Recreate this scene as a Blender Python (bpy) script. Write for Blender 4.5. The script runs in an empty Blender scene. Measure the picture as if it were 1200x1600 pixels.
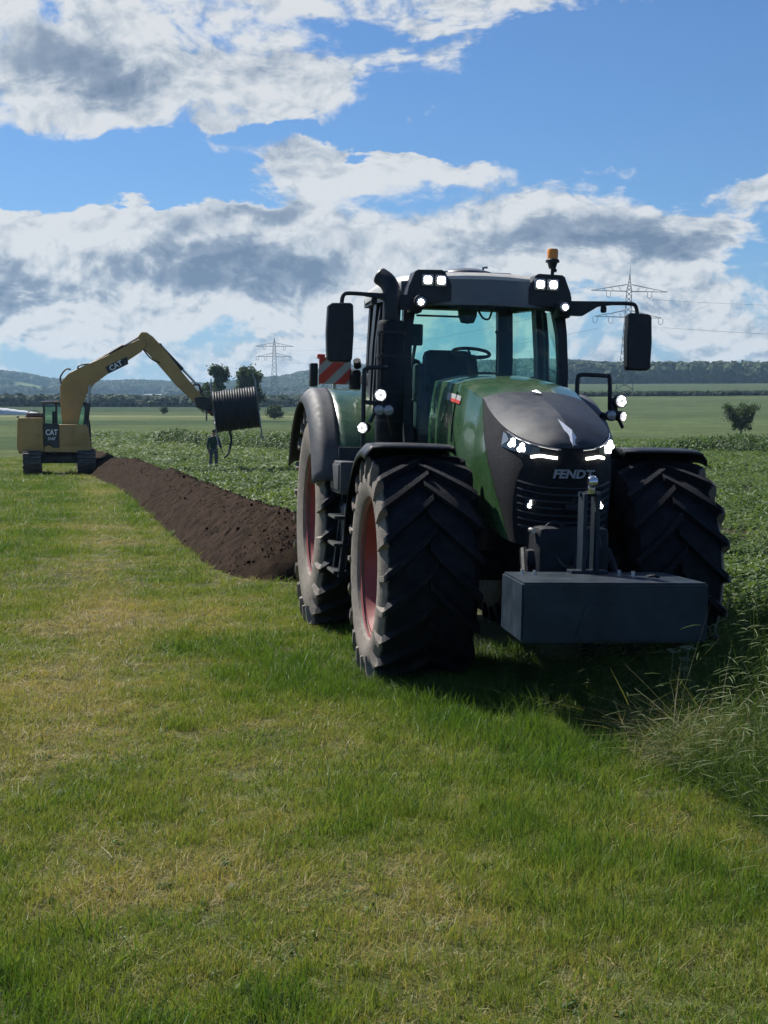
import bpy, bmesh, math, random
import numpy as np
from mathutils import Vector, Matrix

random.seed(7)
rng = np.random.default_rng(11)
SC = bpy.context.scene
COL = SC.collection
R = math.radians

# ------------------------------------------------------------------ camera
CAM_H = 1.9715
cam_d = bpy.data.cameras.new('camera')
cam = bpy.data.objects.new('camera', cam_d)
COL.objects.link(cam)
cam.location = (0, 0, CAM_H)
cam.rotation_euler = (R(90) - math.atan((800 - 656.76) / 2300), 0, 0)
cam_d.sensor_fit = 'VERTICAL'
cam_d.sensor_height = 24
cam_d.lens = 2300 / 1600 * 24
cam_d.clip_start = 0.1
cam_d.clip_end = 30000
SC.camera = cam
SC.render.resolution_x, SC.render.resolution_y = 768, 1024

# ------------------------------------------------------------------ exposure
SC.view_settings.view_transform = 'Standard'
SC.view_settings.look = 'None'
SC.view_settings.exposure = 0.6
SC.view_settings.gamma = 1.0
SC.view_settings.use_curve_mapping = False
SC.render.engine = 'CYCLES'
SC.cycles.use_denoising = True
SC.cycles.max_bounces = 6
SC.cycles.transparent_max_bounces = 16
SC.cycles.volume_bounces = 0

# ------------------------------------------------------------------ sun
SUN_AZ = math.atan2(-0.70, 0.71)      # to the left and a little behind the tractor
SUN_EL = R(48)
to_sun = Vector((math.sin(SUN_AZ) * math.cos(SUN_EL), math.cos(SUN_AZ) * math.cos(SUN_EL), math.sin(SUN_EL)))
sun_d = bpy.data.lights.new('sun', 'SUN')
sun_d.energy = 5.0
sun_d.angle = R(0.6)
sun_d.color = (1.0, 0.95, 0.87)
sun = bpy.data.objects.new('sun', sun_d)
COL.objects.link(sun)
sun.rotation_euler = to_sun.to_track_quat('Z', 'Y').to_euler()
sun.location = (0, 0, 60)

# ------------------------------------------------------------------ node helpers
class NT:
    def __init__(s, tree):
        s.t = tree; s.n = tree.nodes; s.l = tree.links
    def new(s, typ, **kw):
        n = s.n.new(typ)
        for k, v in kw.items():
            setattr(n, k, v)
        return n
    def put(s, sock, v):
        if isinstance(v, bpy.types.NodeSocket):
            s.l.new(v, sock)
        else:
            sock.default_value = v
    def m(s, op, a, b=0.0, c=None, clamp=False):
        n = s.n.new('ShaderNodeMath'); n.operation = op; n.use_clamp = clamp
        s.put(n.inputs[0], a); s.put(n.inputs[1], b)
        if c is not None: s.put(n.inputs[2], c)
        return n.outputs[0]
    def mix(s, f, a, b, blend='MIX'):
        n = s.n.new('ShaderNodeMix'); n.data_type = 'RGBA'; n.blend_type = blend
        s.put(n.inputs[0], f)
        for i, v in ((6, a), (7, b)):
            if not isinstance(v, bpy.types.NodeSocket): v = (*v[:3], 1)
            s.put(n.inputs[i], v)
        return n.outputs[2]
    def comb(s, x, y, z=0.0):
        n = s.n.new('ShaderNodeCombineXYZ')
        s.put(n.inputs[0], x); s.put(n.inputs[1], y); s.put(n.inputs[2], z)
        return n.outputs[0]
    def noise(s, vec, scale, detail=4, rough=0.55, dist=0.0, dim='3D'):
        n = s.n.new('ShaderNodeTexNoise'); n.noise_dimensions = dim
        s.put(n.inputs['Vector'], vec)
        n.inputs['Scale'].default_value = scale; n.inputs['Detail'].default_value = detail
        n.inputs['Roughness'].default_value = rough; n.inputs['Distortion'].default_value = dist
        return n.outputs[0]
    def smooth(s, v, lo, hi, a=0.0, b=1.0):
        n = s.n.new('ShaderNodeMapRange'); n.interpolation_type = 'SMOOTHSTEP'
        s.put(n.inputs[0], v)
        for i, q in ((1, lo), (2, hi), (3, a), (4, b)): s.put(n.inputs[i], q)
        return n.outputs[0]
    def ramp(s, f, stops):
        n = s.n.new('ShaderNodeValToRGB')
        e = n.color_ramp.elements
        while len(e) < len(stops): e.new(0.5)
        for q, (p, c) in zip(e, stops):
            q.position = p; q.color = (*c, 1)
        s.put(n.inputs[0], f)
        return n.outputs[0]

# ------------------------------------------------------------------ world: Nishita sky with broken cumulus
world = bpy.data.worlds.new('World')
SC.world = world
world.use_nodes = True
W = NT(world.node_tree)
W.n.clear()
sky = W.new('ShaderNodeTexSky', sky_type='NISHITA', sun_disc=False)
sky.sun_elevation = SUN_EL
sky.sun_rotation = SUN_AZ
sky.altitude = 300; sky.air_density = 1.0; sky.dust_density = 0.35; sky.ozone_density = 2.2
tc = W.new('ShaderNodeTexCoord')
sep = W.new('ShaderNodeSeparateXYZ')
W.l.new(tc.outputs['Generated'], sep.inputs[0])
az = W.m('MULTIPLY', W.m('ARCTAN2', sep.outputs[0], sep.outputs[1]), 57.2958)
el = W.m('MULTIPLY', W.m('ARCSINE', sep.outputs[2]), 57.2958)
# clouds are flattened towards the horizon, as layers seen edge-on are
warp = W.noise(W.comb(W.m('MULTIPLY', az, 0.16), W.m('MULTIPLY', el, 0.3), 3.3), 1.0, 2, 0.5)
elw = W.m('ADD', el, W.m('MULTIPLY', W.m('SUBTRACT', warp, 0.5), 2.4))
P = W.comb(W.m('MULTIPLY', az, 0.115), W.m('MULTIPLY', elw, 0.215), 1.7)
n1 = W.noise(P, 1.55, 9, 0.6, 0.3)
P2 = W.comb(W.m('ADD', W.m('MULTIPLY', az, 0.115), 0.05), W.m('SUBTRACT', W.m('MULTIPLY', elw, 0.215), 0.075), 1.7)
n2 = W.noise(P2, 1.55, 5, 0.55, 0.3)
PI_ = W.comb(W.m('MULTIPLY', az, 0.17), W.m('MULTIPLY', elw, 0.215), 5.1)
n3 = W.noise(PI_, 7.0, 5, 0.6, 0.25)
wcol = W.new('ShaderNodeTexNoise'); wcol.inputs['Scale'].default_value = 2.6; wcol.inputs['Detail'].default_value = 5; wcol.inputs['Roughness'].default_value = 0.6
W.l.new(P, wcol.inputs['Vector'])
wsep = W.new('ShaderNodeSeparateColor'); W.l.new(wcol.outputs['Color'], wsep.inputs[0])
azb = W.m('ADD', az, W.m('MULTIPLY', W.m('SUBTRACT', wsep.outputs[0], 0.5), 7.0))
elb = W.m('ADD', el, W.m('MULTIPLY', W.m('SUBTRACT', wsep.outputs[1], 0.5), 3.6))
def blob(cx, cy, rx, ry, amp, rot=0.0):
    # a bank of cloud given by centre and radii in degrees of azimuth and elevation
    dx = W.m('SUBTRACT', azb, cx); dy = W.m('SUBTRACT', elb, cy)
    if rot:
        c, s_ = math.cos(R(rot)), math.sin(R(rot))
        dx, dy = (W.m('ADD', W.m('MULTIPLY', dx, c), W.m('MULTIPLY', dy, s_)),
                  W.m('SUBTRACT', W.m('MULTIPLY', dy, c), W.m('MULTIPLY', dx, s_)))
    dx = W.m('DIVIDE', dx, rx); dy = W.m('DIVIDE', dy, ry)
    q = W.m('ADD', W.m('MULTIPLY', dx, dx), W.m('MULTIPLY', dy, dy))
    g = W.m('POWER', 2.71828, W.m('MULTIPLY', W.m('MULTIPLY', q, q), -1.0))
    return W.m('MULTIPLY', g, amp)
def px(u, v, ru, rv): return ((u - 600) / 40.1, (657 - v) / 40.1, ru / 40.1, rv / 40.1)
cover = None
for b in [(*px(200, 120, 400, 120), .27, -9), (*px(690, 15, 330, 60), .20), (*px(740, 110, 110, 70), .09),
          (*px(640, 272, 300, 28), .13, -3), (*px(800, 355, 420, 86), .22, -6), (*px(310, 400, 260, 80), .24), (*px(90, 385, 250, 46), .20),
          (*px(1170, 300, 70, 60), .22), (*px(990, 292, 80, 12), .16), (*px(240, 289, 70, 10), .13), (*px(0, 318, 40, 20), .16), (*px(680, 206, 44, 18), .17),
          (*px(600, 515, 3000, 130), .22), (*px(0, 470, 60, 80), .15),
          (*px(980, 160, 330, 130), -.28), (*px(110, 285, 320, 46), -.26), (*px(560, 240, 40, 60), -.06), (*px(1180, 400, 60, 50), -.12), (*px(1130, 180, 200, 80), -.2), (*px(600, 170, 60, 60), -.05), (*px(250, 590, 330, 22), -.03), (*px(700, 232, 420, 22), -.12), (*px(470, 235, 160, 24), -.12), (*px(330, 320, 150, 16), -.10), (*px(900, 300, 200, 14), -.05)]:
    v = blob(*b)
    cover = v if cover is None else W.m('ADD', cover, v)
lowz = W.smooth(el, 4.0, 8.0, 1.0, 0.25)
n4 = W.noise(PI_, 3.4, 6, 0.58, 0.1)
P3 = W.comb(W.m('ADD', W.m('MULTIPLY', az, 0.17), 0.025), W.m('SUBTRACT', W.m('MULTIPLY', elw, 0.215), 0.045), 5.1)
n5 = W.noise(P3, 3.4, 4, 0.55, 0.1)
dens = W.m('ADD', W.m('ADD', W.m('MULTIPLY', n1, 1.0), cover), W.m('MULTIPLY', W.m('SUBTRACT', n3, 0.5), 0.13))
dens = W.m('ADD', dens, W.m('MULTIPLY', W.m('MULTIPLY', W.m('SUBTRACT', n4, 0.5), 0.55), lowz))
alpha = W.smooth(dens, 0.55, 0.69)
shade = None
for b in [(*px(130, 135, 270, 44), .50, -13), (*px(370, 424, 165, 34), .72), (*px(90, 385, 230, 44), -.35), (*px(600, 530, 3000, 80), -.12), (*px(690, 320, 200, 40), -.2), (*px(960, 385, 230, 30), .42, -5), (*px(1050, 400, 130, 24), .3), (*px(0, 455, 40, 45), .5),
          (*px(1185, 290, 60, 30), .3), (*px(440, 340, 60, 25), .5)]:
    v = blob(*b)
    shade = v if shade is None else W.m('ADD', shade, v)
thick = W.smooth(dens, 0.62, 1.02)
relief = W.m('MULTIPLY', W.m('SUBTRACT', n1, n2), 4.2)
puff = W.m('MULTIPLY', W.m('SUBTRACT', n3, 0.5), -1.25)
grey = W.m('ADD', W.m('ADD', W.m('MULTIPLY', thick, 0.24), W.m('MULTIPLY', shade, W.smooth(dens, 0.60, 0.80))), W.m('MULTIPLY', relief, -0.6))
grey = W.m('ADD', grey, W.m('MULTIPLY', W.m('MULTIPLY', W.m('SUBTRACT', n4, n5), -2.9), lowz))
grey = W.m('ADD', W.m('ADD', grey, puff), 0.05, clamp=True)
ccol = W.ramp(grey, [(0.0, (.76, .78, .80)), (0.25, (.56, .61, .67)), (0.55, (.30, .37, .47)), (1.0, (.16, .225, .335))])
scaled = W.new('ShaderNodeVectorMath', operation='SCALE')
W.l.new(ccol, scaled.inputs[0]); scaled.inputs['Scale'].default_value = 10.0
# deeper blue as the camera recorded it
skyc = W.mix(1.0, sky.outputs[0], (.52, .76, 1.04), 'MULTIPLY')
skyc = W.mix(W.smooth(el, -1.0, 7.0, 0.85, 0.0), skyc, (3.1, 4.5, 6.2))
fin = W.mix(W.m('MULTIPLY', alpha, 0.97), skyc, scaled.outputs[0])
bg = W.new('ShaderNodeBackground')
W.l.new(fin, bg.inputs[0]); bg.inputs[1].default_value = 0.064
wo = W.new('ShaderNodeOutputWorld')
W.l.new(bg.outputs[0], wo.inputs[0])
world.cycles.sampling_method = 'MANUAL'
world.cycles.sample_map_resolution = 512

# ------------------------------------------------------------------ object helpers
def tag(o, label=None, cat=None, group=None, kind=None):
    if label: o['label'] = label
    if cat: o['category'] = cat
    if group: o['group'] = group
    if kind: o['kind'] = kind
    return o
def empty(name, loc=(0, 0, 0), rot=(0, 0, 0), parent=None):
    o = bpy.data.objects.new(name, None)
    o.empty_display_size = 0.3
    COL.objects.link(o); o.location = loc; o.rotation_euler = rot; o.parent = parent
    return o
def link_mesh(name, me, mat=None, parent=None, loc=(0, 0, 0), rot=(0, 0, 0), scale=None):
    if mat is not None and not me.materials: me.materials.append(mat)
    o = bpy.data.objects.new(name, me)
    COL.objects.link(o); o.parent = parent; o.location = loc; o.rotation_euler = rot
    if scale: o.scale = scale
    return o
class MB:
    def __init__(s): s.v = []; s.f = []
    def add(s, vs, fs, M=None):
        o = len(s.v)
        for p in vs:
            p = Vector(p)
            s.v.append(tuple(M @ p) if M is not None else tuple(p))
        s.f += [tuple(i + o for i in f) for f in fs]
        return s
    def box(s, c, size, bev=0.0, rot=None, taper=None):
        bm = bmesh.new(); bmesh.ops.create_cube(bm, size=1.0)
        for v in bm.verts:
            v.co = Vector((v.co.x * size[0], v.co.y * size[1], v.co.z * size[2]))
            if taper and v.co.z > 0: v.co.x *= taper[0]; v.co.y *= taper[1]
        if bev > 0: bmesh.ops.bevel(bm, geom=bm.edges[:], offset=bev, segments=2, affect='EDGES', profile=0.5)
        M = Matrix.Translation(c)
        if rot: M = M @ (Matrix.Rotation(rot[2], 4, 'Z') @ Matrix.Rotation(rot[1], 4, 'Y') @ Matrix.Rotation(rot[0], 4, 'X'))
        bm.verts.index_update()
        s.add([v.co.copy() for v in bm.verts], [[v.index for v in f.verts] for f in bm.faces], M)
        bm.free(); return s
    def tube(s, path, r, n=8, cap=True, sx=1.0, up=None):
        P = [Vector(p) for p in path]; rs = r if isinstance(r, (list, tuple)) else [r] * len(P)
        T = []
        for i in range(len(P)):
            d = P[min(i + 1, len(P) - 1)] - P[max(i - 1, 0)]
            T.append(d.normalized())
        ref = Vector(up) if up else (Vector((0, 0, 1)) if abs(T[0].z) < .9 else Vector((0, 1, 0)))
        a = (ref - T[0] * ref.dot(T[0])).normalized()
        vs = []; fs = []
        for i, p in enumerate(P):
            a = (a - T[i] * a.dot(T[i])).normalized(); b = T[i].cross(a)
            for k in range(n):
                t = 2 * math.pi * (k + .5) / n
                vs.append(p + (a * math.cos(t) * sx + b * math.sin(t)) * rs[i])
        for i in range(len(P) - 1):
            for k in range(n):
                fs.append((i * n + k, i * n + (k + 1) % n, (i + 1) * n + (k + 1) % n, (i + 1) * n + k))
        if cap:
            fs.append(tuple(range(n))[::-1]); fs.append(tuple((len(P) - 1) * n + k for k in range(n)))
        return s.add(vs, fs)
    def bar(s, a, b, w, h, up=(0, 0, 1)):
        # rectangular bar between two points; w across, h along "up"
        a = Vector(a); b = Vector(b); t = (b - a).normalized(); u = Vector(up); u = (u - t * u.dot(t)).normalized(); q = t.cross(u)
        vs = []
        for p in (a, b):
            for i, j in ((-1, -1), (1, -1), (1, 1), (-1, 1)): vs.append(p + q * (i * w / 2) + u * (j * h / 2))
        return s.add(vs, [(3, 2, 1, 0), (4, 5, 6, 7), (0, 1, 5, 4), (1, 2, 6, 5), (2, 3, 7, 6), (3, 0, 4, 7)])
    def sweep(s, path, w, h, up=(0, 0, 1)):
        # rectangular section along a polyline, mitred
        P = [Vector(p) for p in path]; vs = []; fs = []
        for i, p in enumerate(P):
            t = (P[min(i + 1, len(P) - 1)] - P[max(i - 1, 0)]).normalized(); u = Vector(up); u = (u - t * u.dot(t)).normalized(); q = t.cross(u)
            wi = w[i] if isinstance(w, (list, tuple)) else w; hi = h[i] if isinstance(h, (list, tuple)) else h
            for a, b in ((-1, -1), (1, -1), (1, 1), (-1, 1)): vs.append(p + q * (a * wi / 2) + u * (b * hi / 2))
        for i in range(len(P) - 1):
            for k in range(4): fs.append((i * 4 + k, i * 4 + (k + 1) % 4, i * 4 + 4 + (k + 1) % 4, i * 4 + 4 + k))
        fs.append((3, 2, 1, 0)); L = (len(P) - 1) * 4; fs.append((L, L + 1, L + 2, L + 3))
        return s.add(vs, fs)
    def lathe(s, prof, n=48, M=None, closed=False):
        # profile of (radius, axial) turned about the local X axis
        vs = []; fs = []; m = len(prof)
        for k in range(n):
            t = 2 * math.pi * k / n
            for r, h in prof: vs.append((h, r * math.cos(t), r * math.sin(t)))
        for k in range(n):
            for i in range(m if closed else m - 1):
                a = k * m + i; b = k * m + (i + 1) % m; c = ((k + 1) % n) * m + (i + 1) % m; d = ((k + 1) % n) * m + i
                fs.append((a, b, c, d))
        return s.add(vs, fs, M)
    def prism(s, poly, axis, a, b, M=None):
        # polygon in the plane across "axis", pulled from a to b
        n = len(poly); vs = []
        for h in (a, b):
            for p, q in poly: vs.append({'x': (h, p, q), 'y': (p, h, q), 'z': (p, q, h)}[axis])
        fs = [tuple(range(n))[::-1], tuple(range(n, 2 * n))] + [(i, (i + 1) % n, n + (i + 1) % n, n + i) for i in range(n)]
        return s.add(vs, fs, M)
    def grid(s, rows, flip=False, close=False):
        o = []; m = len(rows[0])
        for r in rows: o += list(r)
        fs = []
        for i in range(len(rows) - 1):
            for j in range(m if close else m - 1):
                q = (i * m + j, i * m + (j + 1) % m, (i + 1) * m + (j + 1) % m, (i + 1) * m + j)
                fs.append(q[::-1] if flip else q)
        return s.add(o, fs)
    def mesh(s, name, smooth=35, fixn=True):
        me = bpy.data.meshes.new(name); me.from_pydata([tuple(v) for v in s.v], [], s.f)
        if fixn:
            bm = bmesh.new(); bm.from_mesh(me); bmesh.ops.recalc_face_normals(bm, faces=bm.faces[:]); bm.to_mesh(me); bm.free()
        if smooth:
            me.polygons.foreach_set('use_smooth', [True] * len(me.polygons))
            me.set_sharp_from_angle(angle=R(smooth))
        me.update(); return me
    def build(s, name, mat, parent=None, smooth=35, fixn=True, loc=(0, 0, 0), rot=(0, 0, 0)):
        return link_mesh(name, s.mesh(name, smooth, fixn), mat, parent, loc, rot)
def mirror(mb):
    o = MB(); o.v = [(-x, y, z) for x, y, z in mb.v]; o.f = [f[::-1] for f in mb.f]; return o
def solid(o, t, off=0.0):
    m = o.modifiers.new('thickness', 'SOLIDIFY'); m.thickness = t; m.offset = off; return o
def catmull(pts, n):
    P = [Vector(p) for p in pts]; out = []
    for k in range(n + 1):
        t = k / n * (len(P) - 1); i = min(int(t), len(P) - 2); u = t - i
        p0, p1, p2, p3 = P[max(i - 1, 0)], P[i], P[i + 1], P[min(i + 2, len(P) - 1)]
        out.append(0.5 * ((2 * p1) + (p2 - p0) * u + (2 * p0 - 5 * p1 + 4 * p2 - p3) * u * u + (3 * p1 - p0 - 3 * p2 + p3) * u ** 3))
    return out
def text_mesh(txt, size, shear=0.0, extrude=0.004, offset=0.0):
    cu = bpy.data.curves.new('lettering', 'FONT'); cu.body = txt; cu.size = size; cu.shear = shear; cu.extrude = extrude; cu.offset = offset
    cu.align_x = 'CENTER'; cu.align_y = 'CENTER'; cu.resolution_u = 3
    o = bpy.data.objects.new('lettering', cu); COL.objects.link(o)
    dg = bpy.context.evaluated_depsgraph_get(); me = bpy.data.meshes.new_from_object(o.evaluated_get(dg))
    bpy.data.objects.remove(o); bpy.data.curves.remove(cu)
    return me

# ------------------------------------------------------------------ material helper
def pmat(name, col, rough=0.5, metal=0.0, var=0.15, scale=6.0, bump=0.0, bscale=60.0, dust=0.0, dustcol=(.30, .25, .19), spec=0.5, coat=0.0):
    m = bpy.data.materials.new(name); m.use_nodes = True
    T = NT(m.node_tree); b = T.n['Principled BSDF']
    tcn = T.new('ShaderNodeTexCoord'); oc = tcn.outputs['Object']
    c = col
    if var > 0:
        nz = T.noise(oc, scale, 6, 0.6)
        c = T.mix(T.smooth(nz, .3, .7), tuple(q * (1 - var) for q in col), tuple(min(1, q * (1 + var)) for q in col))
    if dust > 0:
        g = T.new('ShaderNodeNewGeometry'); sp = T.new('ShaderNodeSeparateXYZ'); T.l.new(g.outputs['Normal'], sp.inputs[0])
        upf = T.smooth(sp.outputs[2], -.4, 1.0, 0.35, 1.0)
        dn = T.smooth(T.noise(oc, scale * 1.7, 8, 0.68), .34, .72)
        c = T.mix(T.m('MULTIPLY', T.m('MULTIPLY', dn, upf), dust, clamp=True), c, dustcol)
    T.put(b.inputs['Base Color'], c if isinstance(c, bpy.types.NodeSocket) else (*c, 1))
    if rough > .15:
        T.put(b.inputs['Roughness'], T.smooth(T.noise(oc, scale * 2.3, 5, .6), .25, .75, max(0.02, rough - .09), min(1, rough + .12)))
    else: b.inputs['Roughness'].default_value = rough
    b.inputs['Metallic'].default_value = metal
    b.inputs['Specular IOR Level'].default_value = spec
    b.inputs['Coat Weight'].default_value = coat
    if bump > 0:
        bn = T.new('ShaderNodeBump'); bn.inputs['Strength'].default_value = bump; bn.inputs['Distance'].default_value = 0.02
        T.l.new(T.noise(oc, bscale, 5, .65), bn.inputs['Height']); T.l.new(bn.outputs[0], b.inputs['Normal'])
    return m
def emat(name, col, strength):
    m = bpy.data.materials.new(name); m.use_nodes = True
    b = m.node_tree.nodes['Principled BSDF']
    b.inputs['Base Color'].default_value = (.8, .8, .8, 1)
    b.inputs['Emission Color'].default_value = (*col, 1); b.inputs['Emission Strength'].default_value = strength
    return m
def glassmat(name, tint, rough=0.0):
    m = bpy.data.materials.new(name); m.use_nodes = True
    T = NT(m.node_tree); T.n.clear()
    tr = T.new('ShaderNodeBsdfTransparent'); tr.inputs[0].default_value = (*tint, 1)
    gl = T.new('ShaderNodeBsdfGlossy'); gl.inputs['Roughness'].default_value = rough
    lw = T.new('ShaderNodeLayerWeight'); lw.inputs[0].default_value = .5; fz = T.m('ADD', T.m('MULTIPLY', T.m('POWER', lw.outputs['Facing'], 5.0), .55), .022)
    ms = T.new('ShaderNodeMixShader'); T.l.new(fz, ms.inputs[0]); T.l.new(tr.outputs[0], ms.inputs[1]); T.l.new(gl.outputs[0], ms.inputs[2])
    o = T.new('ShaderNodeOutputMaterial'); T.l.new(ms.outputs[0], o.inputs[0])
    return m

# ------------------------------------------------------------------ value noise in numpy
_tab = np.random.default_rng(5).random((256, 256))
def vnoise(x, y, s, seed=0):
    x = np.asarray(x, float) * s + seed * 17.3; y = np.asarray(y, float) * s + seed * 9.1
    xi = np.floor(x).astype(int); yi = np.floor(y).astype(int); fx = x - xi; fy = y - yi
    fx = fx * fx * (3 - 2 * fx); fy = fy * fy * (3 - 2 * fy)
    g = lambda a, b: _tab[a % 256, b % 256]
    return (g(xi, yi) * (1 - fx) + g(xi + 1, yi) * fx) * (1 - fy) + (g(xi, yi + 1) * (1 - fx) + g(xi + 1, yi + 1) * fx) * fy
def fbm(x, y, s, o=4, seed=0):
    v = 0; a = 1; t = 0
    for k in range(o):
        v = v + a * vnoise(x, y, s * 2 ** k, seed + k); t += a; a *= .55
    return v / t

# ------------------------------------------------------------------ scattering: points made here, instanced as one "stuff" object
def scatter(name, pts, rot, scl, idx, protos, label, cat, dry=None, kind='stuff'):
    coll = bpy.data.collections.new(name + '_kinds')
    for i, me in enumerate(protos):
        coll.objects.link(bpy.data.objects.new('%s_kind_%02d' % (name, i), me))
    me = bpy.data.meshes.new(name); n = len(pts)
    me.vertices.add(n); me.vertices.foreach_set('co', np.asarray(pts, np.float32).ravel())
    def attr(nm, typ, key, arr):
        a = me.attributes.new(nm, typ, 'POINT'); a.data.foreach_set(key, np.ascontiguousarray(arr).ravel())
    attr('rot', 'FLOAT_VECTOR', 'vector', np.asarray(rot, np.float32)); attr('scl', 'FLOAT_VECTOR', 'vector', np.asarray(scl, np.float32))
    attr('pick', 'INT', 'value', np.asarray(idx, np.int32)); attr('dry', 'FLOAT', 'value', np.asarray(dry if dry is not None else np.zeros(n), np.float32))
    ng = bpy.data.node_groups.new(name + '_scatter', 'GeometryNodeTree')
    ng.interface.new_socket('Geometry', in_out='INPUT', socket_type='NodeSocketGeometry'); ng.interface.new_socket('Geometry', in_out='OUTPUT', socket_type='NodeSocketGeometry')
    N = ng.nodes; L = ng.links
    gi = N.new('NodeGroupInput'); go = N.new('NodeGroupOutput'); iop = N.new('GeometryNodeInstanceOnPoints'); ci = N.new('GeometryNodeCollectionInfo')
    ci.inputs['Collection'].default_value = coll; ci.inputs['Separate Children'].default_value = True; ci.inputs['Reset Children'].default_value = True
    def named(nm, t):
        a = N.new('GeometryNodeInputNamedAttribute'); a.data_type = t; a.inputs['Name'].default_value = nm; return a.outputs[0]
    L.new(gi.outputs[0], iop.inputs['Points']); L.new(ci.outputs[0], iop.inputs['Instance'])
    iop.inputs['Pick Instance'].default_value = True
    L.new(named('pick', 'INT'), iop.inputs['Instance Index']); L.new(named('rot', 'FLOAT_VECTOR'), iop.inputs['Rotation']); L.new(named('scl', 'FLOAT_VECTOR'), iop.inputs['Scale'])
    L.new(iop.outputs[0], go.inputs[0])
    o = link_mesh(name, me)
    md = o.modifiers.new('scatter', 'NODES'); md.node_group = ng
    return tag(o, label, cat, kind=kind)

# ------------------------------------------------------------------ terrain
F_PX = 2300.0
def z_of_row(row, r): return CAM_H - (row - 656.76) * r / F_PX
Lr = np.array([0, 25, 45, 60, 80, 120, 200, 300, 450, 700, 1000, 1600, 2300])
Lz = np.array([0, 0, -.10, -.26, -.18, .15, .7, 1.75, 3.8] + [z_of_row(q, r) for q, r in ((637, 700), (634, 1000), (631, 1600), (627, 2300))])
Rr = np.array([0, 25, 60, 100, 190, 300, 450, 620, 900, 1400])
Rz = np.array([0, 0, -.28, -.2, -.32] + [z_of_row(q, r) for q, r in ((661, 300), (640, 450), (621, 620), (610, 900), (601, 1400))])
RX = np.array([-3000, -600, -200, 0, 40, 80, 120, 170, 210, 290, 320, 400, 440, 480, 560, 700, 880, 960, 1080, 1200, 1500, 2200, 4500])
RY = np.array([600, 590, 584, 588, 592, 600, 601, 602, 599, 601, 603, 596, 594, 586, 578, 572, 573, 578, 581, 591, 600, 590, 600])
def ridge_r(xp): return np.interp(xp, [-400, 300, 480, 750, 3000], [3600, 3600, 3000, 2300, 2300])
def terrain(x, y):
    x = np.asarray(x, float); y = np.asarray(y, float)
    r = np.hypot(x, y); ang = np.arctan2(x, y)
    xp = 600 + F_PX * np.tan(np.clip(ang, -1.2, 1.2))
    w = np.clip((xp - 430) / 430, 0, 1); w = w * w * (3 - 2 * w)
    zl = np.interp(r, Lr, Lz); zr = np.interp(r, Rr, Rz)
    zn = zl * (1 - w) + zr * w
    rr = ridge_r(xp); r0 = np.where(w > .5, 1400., 2300.); r0 = 2300 - 900 * w
    zs = np.interp(xp, RX, RY); ztop = CAM_H - (zs - 656.76) * rr / F_PX - 12.0
    znear = np.where(w < 1e-6, np.interp(r0, Lr, Lz), np.interp(r0, Lr, Lz) * (1 - w) + np.interp(r0, Rr, Rz) * w)
    t = np.clip((r - r0) / np.maximum(rr - r0, 1), 0, 1); t2 = t * t * (3 - 2 * t)
    z = np.where(r < r0, zn, znear + (ztop - znear) * (0.5 * t + 0.5 * t2))
    z = np.where(r > rr, ztop * np.clip(1 - (r - rr) / 9000, 0.3, 1), z)
    back = np.clip((np.abs(ang) - 1.0) / .5, 0, 1)
    z = z * (1 - back) + 0 * back
    far = np.clip((r - 900) / 1500, 0, 1) * (1 - back)
    z = z + far * (fbm(x, y, 1 / 420., 3, 3) - .5) * 22 * np.clip(1 - np.abs(t - 0.5) * 1.2, 0, 1)
    return z

# crest of the spoil heap, running away from the tractor to the excavator
MOUND = np.array([(-0.95, 18.35), (-1.35, 19.6), (-2.32, 23.6), (-4.2, 31.9), (-6.7, 43.0), (-9.35, 53.5), (-11.9, 63.0), (-15.2, 76.0), (-19.5, 92.0)])
def mound_x(y): return np.interp(y, MOUND[:, 1], MOUND[:, 0])
def edge_x(y):
    # border between the mown meadow on the left and the crop on the right
    return np.interp(y, [0, 6, 7.3, 9.4, 12, 18, 19.6, 23.6, 31.9, 43, 53.5, 63, 76, 92, 140], [2.3, 2.02, 1.9, 1.5, 0.95, -.55, -1.2, -2.3, -4.2, -6.7, -9.35, -11.9, -15.2, -19.5, -33])

radii = np.concatenate([[0.4, 1, 2, 3, 4], np.geomspace(5, 5200, 250)])
ang = np.unique(np.concatenate([np.radians(np.arange(-24, 24.01, .25)), np.radians(np.arange(-180, -24, 4.)), np.radians(np.arange(28, 180, 4.))]))
A, RR = np.meshgrid(ang, radii, indexing='ij')
GX = RR * np.sin(A); GY = RR * np.cos(A); GZ = terrain(GX, GY)
na, nr = A.shape
vs = np.stack([GX, GY, GZ], -1).reshape(-1, 3)
i = np.arange(na)[:, None]; j = np.arange(nr - 1)[None, :]
i2 = (i + 1) % na
quads = np.stack([i * nr + j, i * nr + j + 1, i2 * nr + j + 1, i2 * nr + j], -1).reshape(-1, 4)
me = bpy.data.meshes.new('ground')
c0 = len(vs)
vs = np.vstack([vs, [[0, 0, 0]]])
tris = [(c0, int(((k + 1) % na) * nr), int(k * nr)) for k in range(na)]
me.from_pydata(vs.tolist(), [], quads.tolist() + [t[::-1] for t in tris])
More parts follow.
